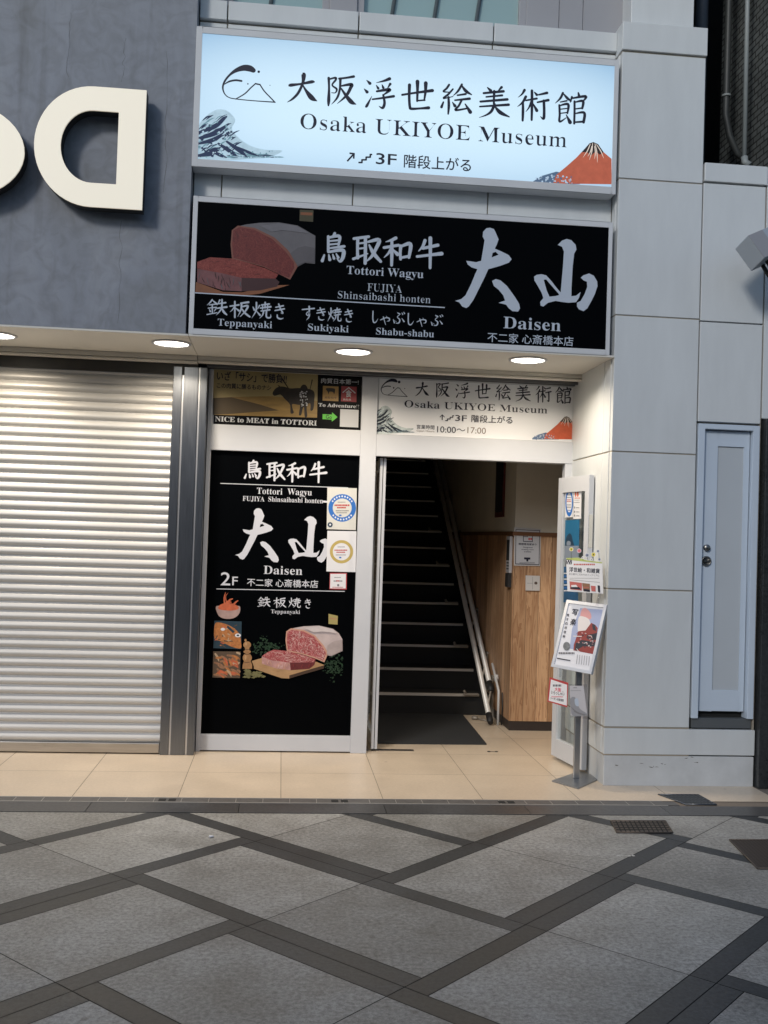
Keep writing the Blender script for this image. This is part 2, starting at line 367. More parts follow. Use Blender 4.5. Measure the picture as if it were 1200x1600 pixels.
class Art:
    def __init__(s, f=None, y=0.0, eps=.00002):
        s.m = MB(); s.f = f or (lambda x, z: (x, z)); s.y = y; s.eps = eps; s.k = 0
    def _y(s): s.k += 1; return s.y - s.eps*s.k
    def poly(s, pts, mi=0, holes=()):
        y = s._y()
        loops = [[Vector((*s.f(*p), 0)) for p in pts]] + [[Vector((*s.f(*p), 0)) for p in h] for h in holes]
        flat = [q for l in loops for q in l]
        for t in tessellate_polygon(loops):
            p = [flat[k] for k in t]
            if (p[1]-p[0]).cross(p[2]-p[0]).z < 0: p = p[::-1]
            s.m.face([(q.x, y, q.y) for q in p], mi)
        return s
    def smooth(s, pts, mi=0, n=4):
        q = list(pts); q = [q[-1]]+q+[q[0], q[1]]
        c = catmull(q, n); return s.poly(c[n:-n-1], mi)
    def rect(s, x0, z0, x1, z1, mi=0): return s.poly([(x0, z0), (x1, z0), (x1, z1), (x0, z1)], mi)
    def disc(s, cx, cz, rx, rz=None, mi=0, n=28):
        rz = rz or rx
        return s.poly([(cx+rx*math.cos(2*math.pi*k/n), cz+rz*math.sin(2*math.pi*k/n)) for k in range(n)], mi)
    def ring(s, cx, cz, r, r2, mi=0, n=40, asp=1.0):
        y = s._y()
        for k in range(n):
            a, b = 2*math.pi*k/n, 2*math.pi*(k+1)/n
            q = [s.f(cx+rr*math.cos(t), cz+asp*rr*math.sin(t)) for rr, t in ((r, a), (r, b), (r2, b), (r2, a))]
            s.m.face([(p[0], y, p[1]) for p in q], mi)
        return s
    def stroke(s, pts, mi=0, n=6, cap=True):
        """pts: (x,z,width) in mapped units; a tapering brush stroke"""
        c = catmull([(*s.f(p[0], p[1]), p[2]) for p in pts], n); y = s._y()
        L, R_ = [], []
        for i, (x, z, wd) in enumerate(c):
            a, b = c[max(i-1, 0)], c[min(i+1, len(c)-1)]
            dx, dz = b[0]-a[0], b[1]-a[1]; l = math.hypot(dx, dz) or 1
            nx, nz = -dz/l, dx/l; h = max(wd, 1e-5)/2
            L.append((x+nx*h, z+nz*h)); R_.append((x-nx*h, z-nz*h))
        for i in range(len(c)-1):
            s.m.face([(q[0], y, q[1]) for q in (R_[i], R_[i+1], L[i+1], L[i])], mi)
        if cap:
            for e in (c[0], c[-1]):
                s.m.face([(e[0]+e[2]/2*math.cos(t), y-s.eps*.3, e[1]+e[2]/2*math.sin(t)) for t in [2*math.pi*k/10 for k in range(10)]], mi)
        return s
    def text(s, body, a, b, h, mi=0, dx=0.0, dy=0.0, fit=False):
        """type set from a (left end of baseline) to b (right end); h cap height (fit: height of the ink)"""
        bold = (dx, dy) if fit and dx > 0 else None
        if bold: dx = dy = 0.0
        vs, fs = type_tris(body, dx, dy)
        if not vs: return s
        A, B = s.f(*a), s.f(*b)
        up = s.f((a[0]+b[0])/2, (a[1]+b[1])/2-h) if s.flip else s.f((a[0]+b[0])/2, (a[1]+b[1])/2+h)
        H = abs(up[1]-(A[1]+B[1])/2)
        x0, x1 = min(v[0] for v in vs), max(v[0] for v in vs); z0, z1 = min(v[1] for v in vs), max(v[1] for v in vs)
        sx = (B[0]-A[0])/(x1-x0); zb = (A[1]+B[1])/2
        if fit: sz = H/(z1-z0); oz = -z0
        else: sz = H/.714; oz = 0
        y = s._y()
        for ox, oy in ([(0, 0)] if not bold else [(-1, 0), (1, 0), (0, 1), (0, -1)]):
            bx, by = (bold[0]*.8*sx*ox, bold[1]*.8*sz*oy) if bold else (0, 0)
            s.m.idx([(A[0]+(v[0]-x0)*sx+bx, y, zb+(v[1]+oz)*sz+by) for v in vs], fs, mi); y = s._y()
        return s
    flip = False
    def build(s, name, mats, parent, local=False):
        o = s.m.build(name, mats, parent, local, normals=False)
        me = o.data
        return o
# brush characters in a 100 x 100 box: strokes of x,y,width
BR = {
'大': "9,56,4 14,59,8 45,63,6 80,70,8 88,70,5|52,99,3 55,93,10 52,66,7 38,34,7 20,14,6 3,3,2|51,62,4 62,42,7 80,18,11 97,7,3",
'阪': "13,92,7 14,60,6 13,20,8 12,2,5|14,88,5 34,93,6 35,86,6 24,69,5 38,56,6 34,44,4 22,44,3|46,90,6 70,93,6 92,97,7|50,90,7 48,56,6 40,28,6 22,6,2|52,66,5 84,71,8 82,60,8 68,34,7 40,8,2|52,58,5 68,34,8 84,14,10 99,6,3",
'浮': "12,94,3 22,84,8|4,66,3 13,56,8|10,8,6 14,14,7 28,42,2|84,99,8 66,92,6 42,86,2|42,78,3 48,68,7|60,80,3 64,70,7|86,82,7 76,66,2|44,58,6 82,64,8 80,58,7 64,46,4|64,46,6 68,20,7 62,4,7 50,10,2|30,32,5 60,36,6 97,42,7",
'世': "3,56,6 40,62,6 98,70,8|26,88,8 25,50,7 27,18,7 32,11,7 60,12,6 86,14,8|51,99,9 51,70,7 50,36,6|77,94,9 76,66,7 72,38,5|50,37,5 74,39,5",
'絵': "30,98,6 22,86,6 12,76,5 34,74,3|42,84,5 26,66,6 12,54,5 42,60,3|28,58,6 29,30,7 27,4,5|12,42,5 6,26,7|40,42,3 48,30,8|70,99,6 58,78,6 42,62,2|69,96,4 82,78,8 100,66,4|56,64,5 82,68,6|48,48,5 94,53,7|70,50,6 60,30,6 50,16,6 88,22,5|80,36,4 96,10,9",
'美': "30,98,4 40,88,8|74,99,7 62,86,3|18,80,6 80,86,7|26,68,5 76,73,6|8,53,6 92,60,7|51,86,7 50,60,6 50,46,6|6,37,5 96,43,7|52,44,7 42,22,7 26,10,5 4,2,2|54,36,5 70,18,9 98,4,4",
'術': "26,99,7 18,86,5 6,76,2|30,78,7 20,60,6 4,46,2|21,60,6 21,30,7 20,2,6|30,66,5 64,72,6|49,97,7 49,50,7 48,4,6|47,62,6 40,44,5 30,30,2|50,60,3 64,34,8|57,92,4 64,84,7|70,84,5 96,90,7|66,60,5 100,67,7|86,65,7 87,30,7 85,8,7 75,15,2",
'館': "26,99,6 18,82,6 2,66,2|28,96,4 40,82,7 52,73,4|18,70,4 38,74,5|14,58,4 42,63,7 40,34,5|15,60,6 16,30,6 16,8,6 36,20,3|16,47,4 40,50,4|16,34,4 40,37,4|36,30,3 48,6,9|74,99,5 76,90,7|54,86,6 49,70,4|55,82,5 97,88,7 88,72,4|62,72,6 62,40,6 61,2,6|62,69,4 88,73,7 86,50,6|63,48,4 86,51,5|62,33,4 92,36,7 90,6,7|62,6,5 90,8,6",
'鳥': "54,99,8 44,87,4|28,88,8 28,60,8 28,36,8|30,84,7 72,89,9 69,58,7|30,72,6 68,75,6|30,60,6 68,63,6|28,47,6 92,54,8|28,34,7 84,41,10 88,20,10 76,2,8 62,12,3|12,24,6 4,4,9|30,25,5 34,8,9|46,26,5 51,12,8|60,28,5 68,15,8",
'取': "2,90,8 56,97,8|16,90,9 15,50,8 16,20,9|44,94,9 44,50,9 43,0,9|17,72,6 43,75,6|17,53,6 43,56,6|0,16,8 52,35,5|54,78,7 94,85,10 80,48,9 66,24,8 44,4,3|58,66,6 74,36,10 100,6,8",
'和': "44,99,9 30,92,8 8,85,3|2,64,8 54,73,8|30,92,8 30,50,9 29,0,8|28,64,7 18,44,7 2,28,3|32,58,5 50,40,10|62,70,9 60,46,8 61,22,8|62,68,7 96,77,10 91,28,8|61,27,7 92,33,8",
'牛': "33,92,9 24,72,8 8,56,4|24,65,8 84,76,9|2,37,8 50,42,8 99,47,10|54,100,10 54,50,9 53,-2,8",
'鉄': "28,99,6 18,82,6 2,64,2|28,96,4 52,71,8|14,66,5 44,71,6|8,46,5 48,51,6|28,68,6 29,14,6|14,38,4 19,25,7|46,41,6 37,26,3|2,6,5 52,18,5|66,96,7 54,68,3|60,74,6 95,80,7|52,45,6 100,53,8|77,99,7 75,50,7 64,24,6 48,2,2|76,46,5 86,22,9 100,5,6",
'板': "2,70,6 46,78,7|26,99,7 26,0,7|24,68,6 14,48,5 2,34,2|28,60,4 46,42,8|56,88,7 94,95,8|59,88,8 57,50,7 40,4,2|59,66,6 90,72,8 80,42,7 52,4,3|61,54,5 76,28,8 100,4,7",
'焼': "8,72,4 15,54,8|42,80,7 32,60,3|26,99,7 24,50,7 2,4,2|28,44,4 44,22,8|52,84,6 92,90,7|71,99,7 70,66,6|46,65,6 99,73,8|58,80,6 57,57,5|84,83,6 83,60,5|50,47,6 94,54,7|63,48,7 58,24,6 42,2,2|78,50,7 77,14,7 88,5,7 99,10,6 99,26,3",
'き': "18,78,7 80,88,8|12,57,7 88,68,8|42,99,8 56,70,8 76,40,8 60,42,4|30,30,6 32,12,8 56,3,8 80,8,4",
'す': "4,77,7 98,85,8|58,99,9 58,56,8 48,34,6 36,44,6 48,60,6 60,48,7 56,22,7 36,0,3",
'し': "28,97,8 26,34,8 38,8,8 64,10,7 90,36,3",
'ゃ': "6,44,6 54,64,7 86,58,8 84,36,7 64,32,3|32,72,7 52,0,5|60,80,3 66,66,6",
'ぶ': "46,92,5 62,82,8|58,74,5 44,58,5 62,38,7 56,14,7 34,10,4|14,40,4 22,14,7|22,32,3 38,20,3|78,48,4 94,24,8|78,92,4 84,80,7|92,98,4 98,86,7",
}
def brush(art, s, boxes, mi=0, fat=1.0):
    """boxes: (x0, ztop, x1, zbottom) in art units"""
    for ch, (x0, t, x1, b) in zip(s, boxes):
        mx, mz = (x0+x1)/2, (t+b)/2; x0, x1, t, b = mx+(x0-mx)*.95, mx+(x1-mx)*.95, mz+(t-mz)*.93, mz+(b-mz)*.93
        A, B = art.f(x0, b), art.f(x1, t); sc = (abs(B[0]-A[0])+abs(B[1]-A[1]))/200*fat
        for st in BR[ch].split('|'):
            pts = [tuple(float(q) for q in p.split(',')) for p in st.split()]
            art.stroke([(x0+(x1-x0)*p[0]/100, b+(t-b)*p[1]/100, 7.2*(p[2]/7.2)**1.45*sc) for p in pts], mi)
def spread(n, first, last):
    """n boxes running evenly from the first to the last"""
    return [tuple(a+(c-a)*i/(n-1) for a, c in zip(first, last)) for i in range(n)]
def inside(p, poly):
    c = False
    for i in range(len(poly)):
        (x1, y1), (x2, y2) = poly[i], poly[i-1]
        if (y1 > p[1]) != (y2 > p[1]) and p[0] < (x2-x1)*(p[1]-y1)/(y2-y1)+x1: c = not c
    return c
def veins(A, poly, n, mi, ln, wd, rnd, flat=1.0, ang=None, curl=.8):
    x0, x1 = min(p[0] for p in poly), max(p[0] for p in poly); z0, z1 = min(p[1] for p in poly), max(p[1] for p in poly)
    for k in range(n):
        x, z = rnd.uniform(x0, x1), rnd.uniform(z0, z1); a = rnd.uniform(0, 6.28) if ang is None else rnd.gauss(ang, .25)
        pts = []
        for q in range(4):
            if not inside((x, z), poly): break
            pts.append((x, z, wd*(.4+.9*rnd.random())*(.4 if q in (0, 3) else 1))); x += ln*math.cos(a); z += ln*math.sin(a)*flat; a += rnd.uniform(-curl, curl)
        if len(pts) >= 2: A.stroke(pts, mi if not isinstance(mi, tuple) else rnd.choice(mi), n=3)
# the two big brush characters, outlines in a shared box (x 312..1075, z down 120..575)
DAI = [((372,300),(395,303),(425,308),(452,300),(462,240),(470,190),(460,170),(462,145),(480,126),(500,123),(520,130),(530,150),(545,185),(535,215),(525,235),(560,250),(600,270),(615,292),(600,310),(560,325),(520,337),(490,345),(470,390),(440,450),(410,510),(385,545),(372,553),(350,545),(335,523),(312,515),(345,505),(368,485),(400,420),(420,370),(432,345),(400,335),(380,320)),
       ((510,408),(530,398),(555,405),(590,435),(630,490),(655,530),(660,555),(650,572),(620,570),(600,555),(585,535),(545,525),(580,513),(570,485),(545,455),(520,435))]
DAI_H = [(513,258),(508,282),(545,268),(530,252)]
SAN = [((862,215),(885,192),(910,183),(935,190),(958,215),(962,240),(950,262),(942,330),(936,440),(935,490),(960,487),(985,467),(975,500),(960,522),(920,525),(880,520),(850,515),(810,525),(785,545),(770,540),(768,520),(785,500),(775,470),(755,435),(737,405),(735,385),(750,375),(775,372),(800,378),(825,405),(860,450),(878,470),(882,420),(890,330),(895,250),(885,225)),
       ((985,390),(1000,378),(1030,368),(1055,380),(1073,410),(1075,435),(1060,480),(1040,520),(1020,555),(1000,570),(975,560),(965,545),(965,525),(985,515),(1005,480),(1020,440),(1018,412),(1000,405))]
SAN_H = [(787,402),(800,400),(830,435),(866,476),(870,484),(850,489),(818,492),(803,460)]
def big_mountain(art, g, mi=0):
    art.poly([g(*p) for p in DAI[0]], mi, [[g(*p) for p in DAI_H]]); art.poly([g(*p) for p in DAI[1]], mi)
    art.poly([g(*p) for p in SAN[0]], mi, [[g(*p) for p in SAN_H]]); art.poly([g(*p) for p in SAN[1]], mi)
def pxart(X0, Y0, sc, Y, off=.001):
    """print laid on the upright plane Y, given in the units of a close-up of the photo"""
    a = Art(lambda x, z: P(X0+x*sc, Y0+z*sc, Y), Y-off); a.flip = True; return a

# ================================================================== SETTING: pavement, kerb, tiles
R2 = math.sqrt(2)
def uv(u, v): return ((u-v)/R2, (u+v)/R2)
YK = 6.108                       # pavement ends at the kerb band
def clip(poly, lim=YK):
    out = []
    for i, p in enumerate(poly):
        q = poly[(i+1) % len(poly)]
        a, b = p[1] <= lim, q[1] <= lim
        if a: out.append(p)
        if a != b:
            t = (lim-p[1])/(q[1]-p[1]); out.append((p[0]+(q[0]-p[0])*t, lim))
    return out
pv = MB()
JO = .0022
def slab(u0, u1, v0, v1, mi, tone):
    if u1-u0 < .02 or v1-v0 < .02: return
    p = [uv(u0+JO, v0+JO), uv(u1-JO, v0+JO), uv(u1-JO, v1-JO), uv(u0+JO, v1-JO)]
    p = clip(p)
    if len(p) >= 3: pv.face([(x, y, 0.0) for x, y in p], mi, tone=tone)
BW = .106
for i in range(-14, 20):
    for j in range(-8, 22):
        u0, u1 = 2.18+.845*i, 2.18+.845*(i+1); v1, v0 = 4.83-.84*j, 4.83-.84*(j+1)
        cx, cy = uv((u0+u1)/2, (v0+v1)/2)
        if cy > YK+.6 or cy < -6 or abs(cx) > 11: continue
        s0, s1 = (i+j-1) % 4, (i+j) % 4
        t0, t1 = (i+j+1) % 4, (i+j) % 4
        # three bands next to the border are single, not double
        if (i, j) == (4, 3): s0 = 3
        if (i, j) == (3, 3): s1 = 3
        if (i, j+1) in ((1, 0), (3, 2)): t0 = 0
        if (i, j) in ((1, 0), (3, 2)): t1 = 0
        a = u0+(BW if s0 in (1, 2) else 0); b = u1-(BW if s1 in (3, 2) else 0)
        c = v0+(BW if t0 in (1, 2) else 0); d = v1-(BW if t1 in (0, 1) else 0)
        rt = lambda k: 1+random.uniform(-k, k)
        slab(a, b, c, d, 0, rt(.17))
        if a > u0: slab(u0, a, v0, v1, 1, rt(.22))
        if b < u1: slab(b, u1, v0, v1, 1, rt(.22))
        if c > v0: slab(a, b, v0, c, 1, rt(.22))
        if d < v1: slab(a, b, d, v1, 1, rt(.22))
struct(pv.build('pavement', [GRAN, BASALT], normals=False))
g = MB(); g.face([(-60, -60, -.004), (60, -60, -.004), (60, 60, -.004), (-60, 60, -.004)])
struct(g.build('ground', mat('joint_mortar', (.02, .02, .019), .9)))
kb = MB(); x = -9.0
while x < 10:
    n = x+.88; kb.box(x+.002, n-.002, YK+.004, 6.325, -.004, .003); kb.tone[-6:] = [1+random.uniform(-.2, .2)]*6; x = n
struct(kb.build('kerb', granite('kerb_granite', (.055, .056, .058), (.10, .10, .102), .8, .4, .15)))
# slot drain with a steel grating between kerb and tiles
dr = thing('slot_drain', 'long narrow slot drain with dark steel covers between the beige tiles and the grey kerb', 'drain', (0, 6.39, 0))
d1 = MB(); d2 = MB(); d3 = MB()
DGREY = mat('drain_steel', (.14, .135, .13), .5, .3, var=.15, scale=20)
x = -6.0
k = 0
while x < 2.45:
    n = x+.165
    d1.box(x+.003, n-.003, 6.340, 6.432, -.006, .004); d2.box(x-.002, x+.002, 6.340, 6.432, -.006, .0045)
    x = n; k += 1
d2.box(-6, 2.5, 6.328, 6.338, -.006, .0055); d2.box(-6, 2.5, 6.434, 6.444, -.006, .0055)
for k in range(-4, 3):
    for q in (-.052, .008): d3.box(-.64+1.053*k+q, -.64+1.053*k+q+.044, 6.358, 6.414, .002, .0048)
d1.build('drain_cover', DGREY, dr); d2.build('drain_edge', mat('drain_edge_steel', (.42, .40, .37), .45, .4), dr); d3.build('grating', DARK, dr)
# cream floor tiles run from the drain into the entrance
TILE = mat('cream_porcelain', (.56, .49, .40), .34, var=.05, scale=4, bump=.03, bscale=200)
tl = MB()
xs = [-8.43+.6475*k for k in range(0, 17)] + [2.55, 3.30]
xs = [-5.1, -4.45, -3.81, -3.16, -2.51, -1.865, -1.222, -.583, .05, .69, 1.33, 1.965, 2.6, 3.31]
ys = [6.448, 7.13, 7.80, 8.46, 9.12, 9.78]
for i in range(len(xs)-1):
    for j in range(len(ys)-1):
        x0, x1, y0, y1 = xs[i]+.0016, xs[i+1]-.0016, ys[j]+.0016, ys[j+1]-.0016
        if y0 > 7.8 and (x0 < -.7): continue
        if x0 > 2.58 and y0 > 7: continue
        t = 1+random.uniform(-.05, .05)
        tl.face([(x0, y0, .002), (x1, y0, .002), (x1, y1, .002), (x0, y1, .002)], 0, tone=t)
struct(tl.build('tile_floor', granite('cream_tile', (.62, .51, .385), (.70, .585, .45), .97, .36, .05), normals=False))
gb = MB(); gb.face([(-9, 6.325, -.0015), (3.4, 6.325, -.0015), (3.4, 9.8, -.0015), (-9, 9.8, -.0015)])
struct(gb.build('tile_bed', mat('tile_grout', (.20, .165, .13), .9)))

# ================================================================== left: concrete front with roller shutter
cb = thing('concrete_building', 'grey trowelled concrete shop front above the closed metal shutter', 'building', (-2.5, 7.0, 0))
MB().box(-7, -.682, 6.845, 7.6, 2.952, 8.5).build('concrete_wall', CONC, cb)
b = MB(); b.box(-7, -.664, 6.842, 7.62, 2.938, 2.95); b.build('soffit', SOFF, cb)
b = MB(); b.box(-7, -.664, 7.60, 7.66, 2.900, 2.9375); b.box(-7, -.664, 7.595, 7.665, 2.882, 2.896); b.build('fascia', SOFF, cb, bevel=.003)
b = MB(); b.box(-7, -.664, 7.666, 7.9, 2.80, 2.94); b.build('head_box', mat('dark_bronze', (.05, .048, .045), .5, .4), cb)
MB().box(-7, -.60, 7.76, 8.0, 0, 2.86).build('back_wall', DARK, cb)
A = Art(None, 6.8445); rs = random.Random(9)
for (px, z1_, z0_) in ((190, 345, 505), (196, 60, 128), (262, 80, 300), (110, 20, 120)):
    pts = []
    for k in range(13):
        pz = z1_+(z0_-z1_)*k/12; x, z = P(px+rs.uniform(-2.5, 2.5)-k*.35, pz, 6.845); pts.append((x, z, rs.uniform(.0012, .004)))
    A.stroke(pts, 0, n=3)
A.build('crack', mat('crack_stain', (.15, .155, .165), .8), cb)
sh = thing('roller_shutter', 'closed ribbed steel roller shutter with flat bottom rail beside the black poster', 'shutter', (-2.4, 7.68, 0))
b = MB(); pit = .0672; z0 = .085
prof = [(0, .015), (.04, .015), (.09, .009), (.16, .001), (.25, -.006), (.35, -.010), (.45, -.0115), (.56, -.010), (.70, -.006), (.84, .000), (.93, .006), (.97, .012), (1, .015)]
pts = []
for k in range(42):
    for t, y in prof[:-1]: pts.append((7.69+y*.78, z0+(k+t)*pit))
x0, x1 = -7.0, -.835
vv = []
for y, z in pts: vv += [(x0, y, z), (x1, y, z)]
b.idx(vv, [(2*i, 2*i+1, 2*i+3, 2*i+2) for i in range(len(pts)-1)], 0, True)
b.build('curtain', SHUT, sh)
b = MB(); b.box(-7, -.842, 7.675, 7.715, .012, .083); b.build('bottom_rail', mat('rail_steel', (.52, .50, .47), .3, 1.0, var=.1, scale=8, stretch=(.6, 1, 10)), sh, bevel=.004)
gp = thing('shutter_post', 'brushed stainless steel guide post in three bands at the right edge of the shutter', 'post', (-.71, 7.68, 0))
b = MB()
for a, c in ((-.838, -.774), (-.760, -.655), (-.641, -.590)): b.box(a, c, 7.655, 7.76, .004, 2.86)
b.build('band', STEEL, gp, bevel=.003)
b = MB()
for a, c in ((-.7735, -.7605), (-.6545, -.6415)): b.box(a, c, 7.668, 7.75, .004, 2.86)
b.build('groove', mat('groove_steel', (.75, .76, .78), .3, .8), gp)

# ================================================================== the white building
wb = thing('museum_building', 'white panelled building with corner pillar, signs and an open stair entrance', 'building', (1.3, 7.0, 0))
def panels(mb, rects, y0, y1, gap=.0045, mi=0):
    for (x0, x1, z0, z1) in rects: mb.box(x0+gap, x1-gap, y0, y1, z0+gap, z1-gap, mi)
sx = [-.68, -.49, .404, 1.347, 2.236]
b = MB()
panels(b, [(sx[i], sx[i+1], 2.952, 5.118) for i in range(4)], 6.985, 7.05)
b.build('wall_panel', WHITE, wb, bevel=.003)
b = MB(); panels(b, [(sx[i], sx[i+1], 5.122, 5.262) for i in range(4)], 6.955, 7.16); b.build('parapet', WHITE, wb, bevel=.004)
MB().box(-.675, 2.3, 7.0, 7.62, 2.953, 5.255).build('backing', GAP, wb)
# corner pillar, two bays
zr = [.400, 1.345, 2.291, 3.236, 4.188, 5.080]
b = MB()
panels(b, [(2.234, 2.843, zr[i], zr[i+1]) for i in range(5)], 6.85, 6.90)
panels(b, [(2.843, 3.304, 2.522, 3.225), (2.843, 3.304, 3.225, 4.200)], 6.85, 6.90)
b.build('pillar_cladding', WHITE, wb, bevel=.003)
MB().box(2.232, 2.845, 6.838, 7.5, 5.088, 5.285).build('pillar_cap', WHITE, wb, bevel=.004); MB().box(2.8495, 3.306, 6.838, 6.98, 4.207, 4.337).build('pillar_cap', WHITE, wb, bevel=.004)
b = MB(); panels(b, [(2.234, 3.318, .212, .396)], 6.85, 6.90); b.build('plinth_course', WHITE, wb, bevel=.003)
b = MB(); b.box(2.244, 3.312, 6.856, 7.86, 0, .206); pl_ = b.build('plinth', WHITE_LOW, wb, bevel=.004)
A = Art(None, 6.8555)
rs = random.Random(12)
for k in range(16):
    x, z = rs.choice(((2.33, .14), (2.52, .15), (2.58, .13), (2.66, .155), (2.9, .17), (2.84, .199)))
    x += rs.uniform(-.03, .03); z += rs.uniform(-.008, .006); l = rs.uniform(.006, .03)
    A.stroke([(x, z, .001), (x+l*.5, z+rs.uniform(-.003, .003), rs.uniform(.002, .005)), (x+l, z+rs.uniform(-.004, .004), .001)], 0, n=2)
A.build('scuff', mat('scuff_mark', (.10, .09, .08), .7), wb)
b = MB()
b.box(2.241, 2.842, 6.858, 7.9, .206, 5.088); b.box(2.842, 3.300, 6.90, 6.97, 2.515, 4.21); b.box(3.300, 3.309, 6.862, 6.97, .39, 4.2)
b.box(2.842, 3.300, 6.98, 7.0, .39, 2.6)
b.build('pillar_core', GAP, wb)
# the pillar's return inside the entrance recess
b = MB()
for i, (a, c) in enumerate(((.400, 1.345), (1.345, 2.291), (2.291, 2.952))):
    b.box(2.2345, 2.26, 6.905, 7.045, a+.0045, c-.0045); b.box(2.2345, 2.26, 7.0505, 7.835, a+.0045, c-.0045)
b.box(2.2345, 2.26, 6.905, 7.045, .2165, .3915); b.box(2.2345, 2.26, 7.0505, 7.835, .2165, .3915)
for i, (a, c) in enumerate(((2.952, 3.236), (3.236, 4.188), (4.188, 5.080))): b.box(2.2345, 2.26, 6.905, 6.984, a+.0045, c-.0045)
b.build('pillar_return', WHITE, wb, bevel=.003)
b = MB(); b.box(-.660, 2.233, 6.842, 7.62, 2.938, 2.951); b.build('soffit', SOFF, wb)
b = MB(); b.box(-.660, 2.31, 7.60, 7.66, 2.906, 2.9375); b.box(-.660, 2.31, 7.595, 7.665, 2.890, 2.903); b.build('fascia', SOFF, wb, bevel=.003)
b = MB(); b.box(-.66, 2.6, 7.667, 8.0, 2.90, 2.95); b.box(-.60, 2.33, 7.78, 7.80, 2.875, 2.90); b.box(-.60, 2.33, 7.70, 7.72, 2.874, 2.90); b.build('head_track', mat('grey_track', (.16, .16, .165), .5, .5), wb)
# upper storey, set back
UW = mat('grey_lilac_panel', (.33, .33, .35), .45, var=.04, scale=2)
Yu = 7.16
wx = [-.70, -.60, .20, .395, 1.735, 1.90, 2.30]
b = MB()
b.box(-.70, -.52, Yu-.02, 7.5, 5.25, 8); b.box(.205, .40, Yu-.02, 7.5, 5.25, 8); b.box(1.62, 1.86, Yu, 7.5, 5.25, 8); b.box(1.864, 2.04, Yu+.012, 7.5, 5.25, 8); b.box(2.044, 2.5, Yu+.024, 7.5, 5.25, 8)
b.build('upper_wall', UW, wb, bevel=.004)
MB().box(2.34, 2.80, 6.99, 7.6, 5.29, 8).build('upper_pillar', WHITE, wb, bevel=.004)
PANE = mat('teal_glass', (.30, .43, .43), .08, spec=.8)
for a, c in ((-.52, .205), (.40, 1.62)):
    f = MB()
    for t in (a, c-.05): f.box(t, t+.05, Yu, Yu+.09, 5.30, 8)
    f.box(a+.05, c-.05, Yu, Yu+.09, 5.262, 5.315)
    wf = f.build('window', UW, wb, bevel=.003)
    p = MB(); p.box(a+.05, c-.05, Yu+.05, Yu+.06, 5.315, 8); p.build('pane', PANE, wf)
    n = 2 if c-a < 1 else 4
    q = MB()
    for k in range(1, n):
        xx = a+(c-a)*k/n; q.tube([(xx-.06, Yu+.035, 5.315), (xx+.10, Yu+.035, 6.6)], .014, 8)  # slanted dark bars stand in for arcade ribs reflected in the glass
    q.build('reflected_rib', mat('reflected_rib_dark', (.12, .15, .17), .5), wf)
# stairwell shell
WALLIN = mat('stairwell_plaster', (.72, .66, .55), .7, var=.06, scale=3)
b = MB(); b.box(.60, .64, 8.0, 14.6, 0, 6); b.box(.60, 3.0, 14.56, 14.6, 0, 6); b.box(.6, 3.0, 7.66, 14.6, 6, 6.05); b.box(2.62, 2.66, 7.9, 8.8, 0, 6); b.box(.6, 2.66, 7.9, 8.0, 2.94, 6)
b.box(-.7, .6, 7.95, 8.0, 0, 6)
b.build('stairwell_wall', mat('stairwell_paint', (.62, .58, .50), .75, var=.05, scale=3), wb)
b = MB(); b.box(2.026, 2.62, 8.803, 8.86, 1.735, 6); b.box(2.026, 2.06, 8.86, 14.56, 1.735, 6); b.build('upper_plaster', WALLIN, wb)
b = MB(); b.box(2.02, 2.62, 8.80, 8.86, .085, 1.70); b.box(2.02, 2.06, 8.86, 14.56, .085, 1.70); b.build('wood_panelling', WOOD, wb)
b = MB(); b.box(2.005, 2.62, 8.785, 8.86, 1.70, 1.735); b.box(2.005, 2.06, 8.86, 14.56, 1.70, 1.735); b.build('dado_rail', mat('dado_wood', (.16, .07, .03), .5), wb)
b = MB(); b.box(2.026, 2.62, 8.806, 8.86, .002, .085); b.box(2.026, 2.06, 8.86, 14.56, .002, .085); b.build('skirting', mat('dark_skirting', (.03, .022, .02), .5), wb)
# side mass of the building so the top and the alley are closed
b = MB(); b.box(2.50, 2.80, 7.6, 14, 2.0, 8); b.box(2.8425, 2.90, 6.99, 14, 0, 4.19); b.build('side_wall', mat('side_render', (.25, .26, .27), .7), wb)

# service door in the pillar
SD = mat('service_door_paint', (.57, .65, .74), .38, var=.03, scale=2)
dl = MB()
dfx0, dfx1, dz0, dz1 = 2.851, 3.296, .470, 2.510
dl.box(2.905, 3.243, 6.897, 6.935, .515, 2.468)
door = dl.build('service_door', mat('service_door_inset', (.50, .535, .56), .45, var=.03, scale=2), wb, bevel=.002)
b = MB()
b.box(dfx0, 2.898, 6.842, 6.94, dz0, dz1); b.box(3.250, dfx1, 6.842, 6.94, dz0, dz1); b.box(2.898, 3.250, 6.842, 6.94, 2.474, dz1)
b.build('door_frame', SD, door, bevel=.003)
b = MB()
b.box(2.905, 3.01, 6.885, 6.895, .515, 2.468); b.box(3.205, 3.243, 6.885, 6.895, .515, 2.468); b.box(3.01, 3.205, 6.885, 6.895, .515, .66); b.box(3.01, 3.205, 6.885, 6.895, 2.36, 2.468)
b.build('stile', SD, door, bevel=.002)
b = MB(); b.lathe([(.0, -.022), (.021, -.022), (.023, -.016), (.023, 0)], (2.945, 6.885, 1.648), 'Y', 20); b.build('lock', mat('tarnished_steel', (.30, .29, .27), .35, 1.0), door)
b = MB(); b.lathe([(.036, 0), (.036, -.010), (.031, -.014), (.026, -.012), (.024, -.004), (0, -.004)], (2.945, 6.885, 1.555), 'Y', 24)
b.box(2.922, 2.968, 6.868, 6.880, 1.549, 1.561); b.build('handle', mat('tarnished_steel', (.30, .29, .27), .35, 1.0), door)
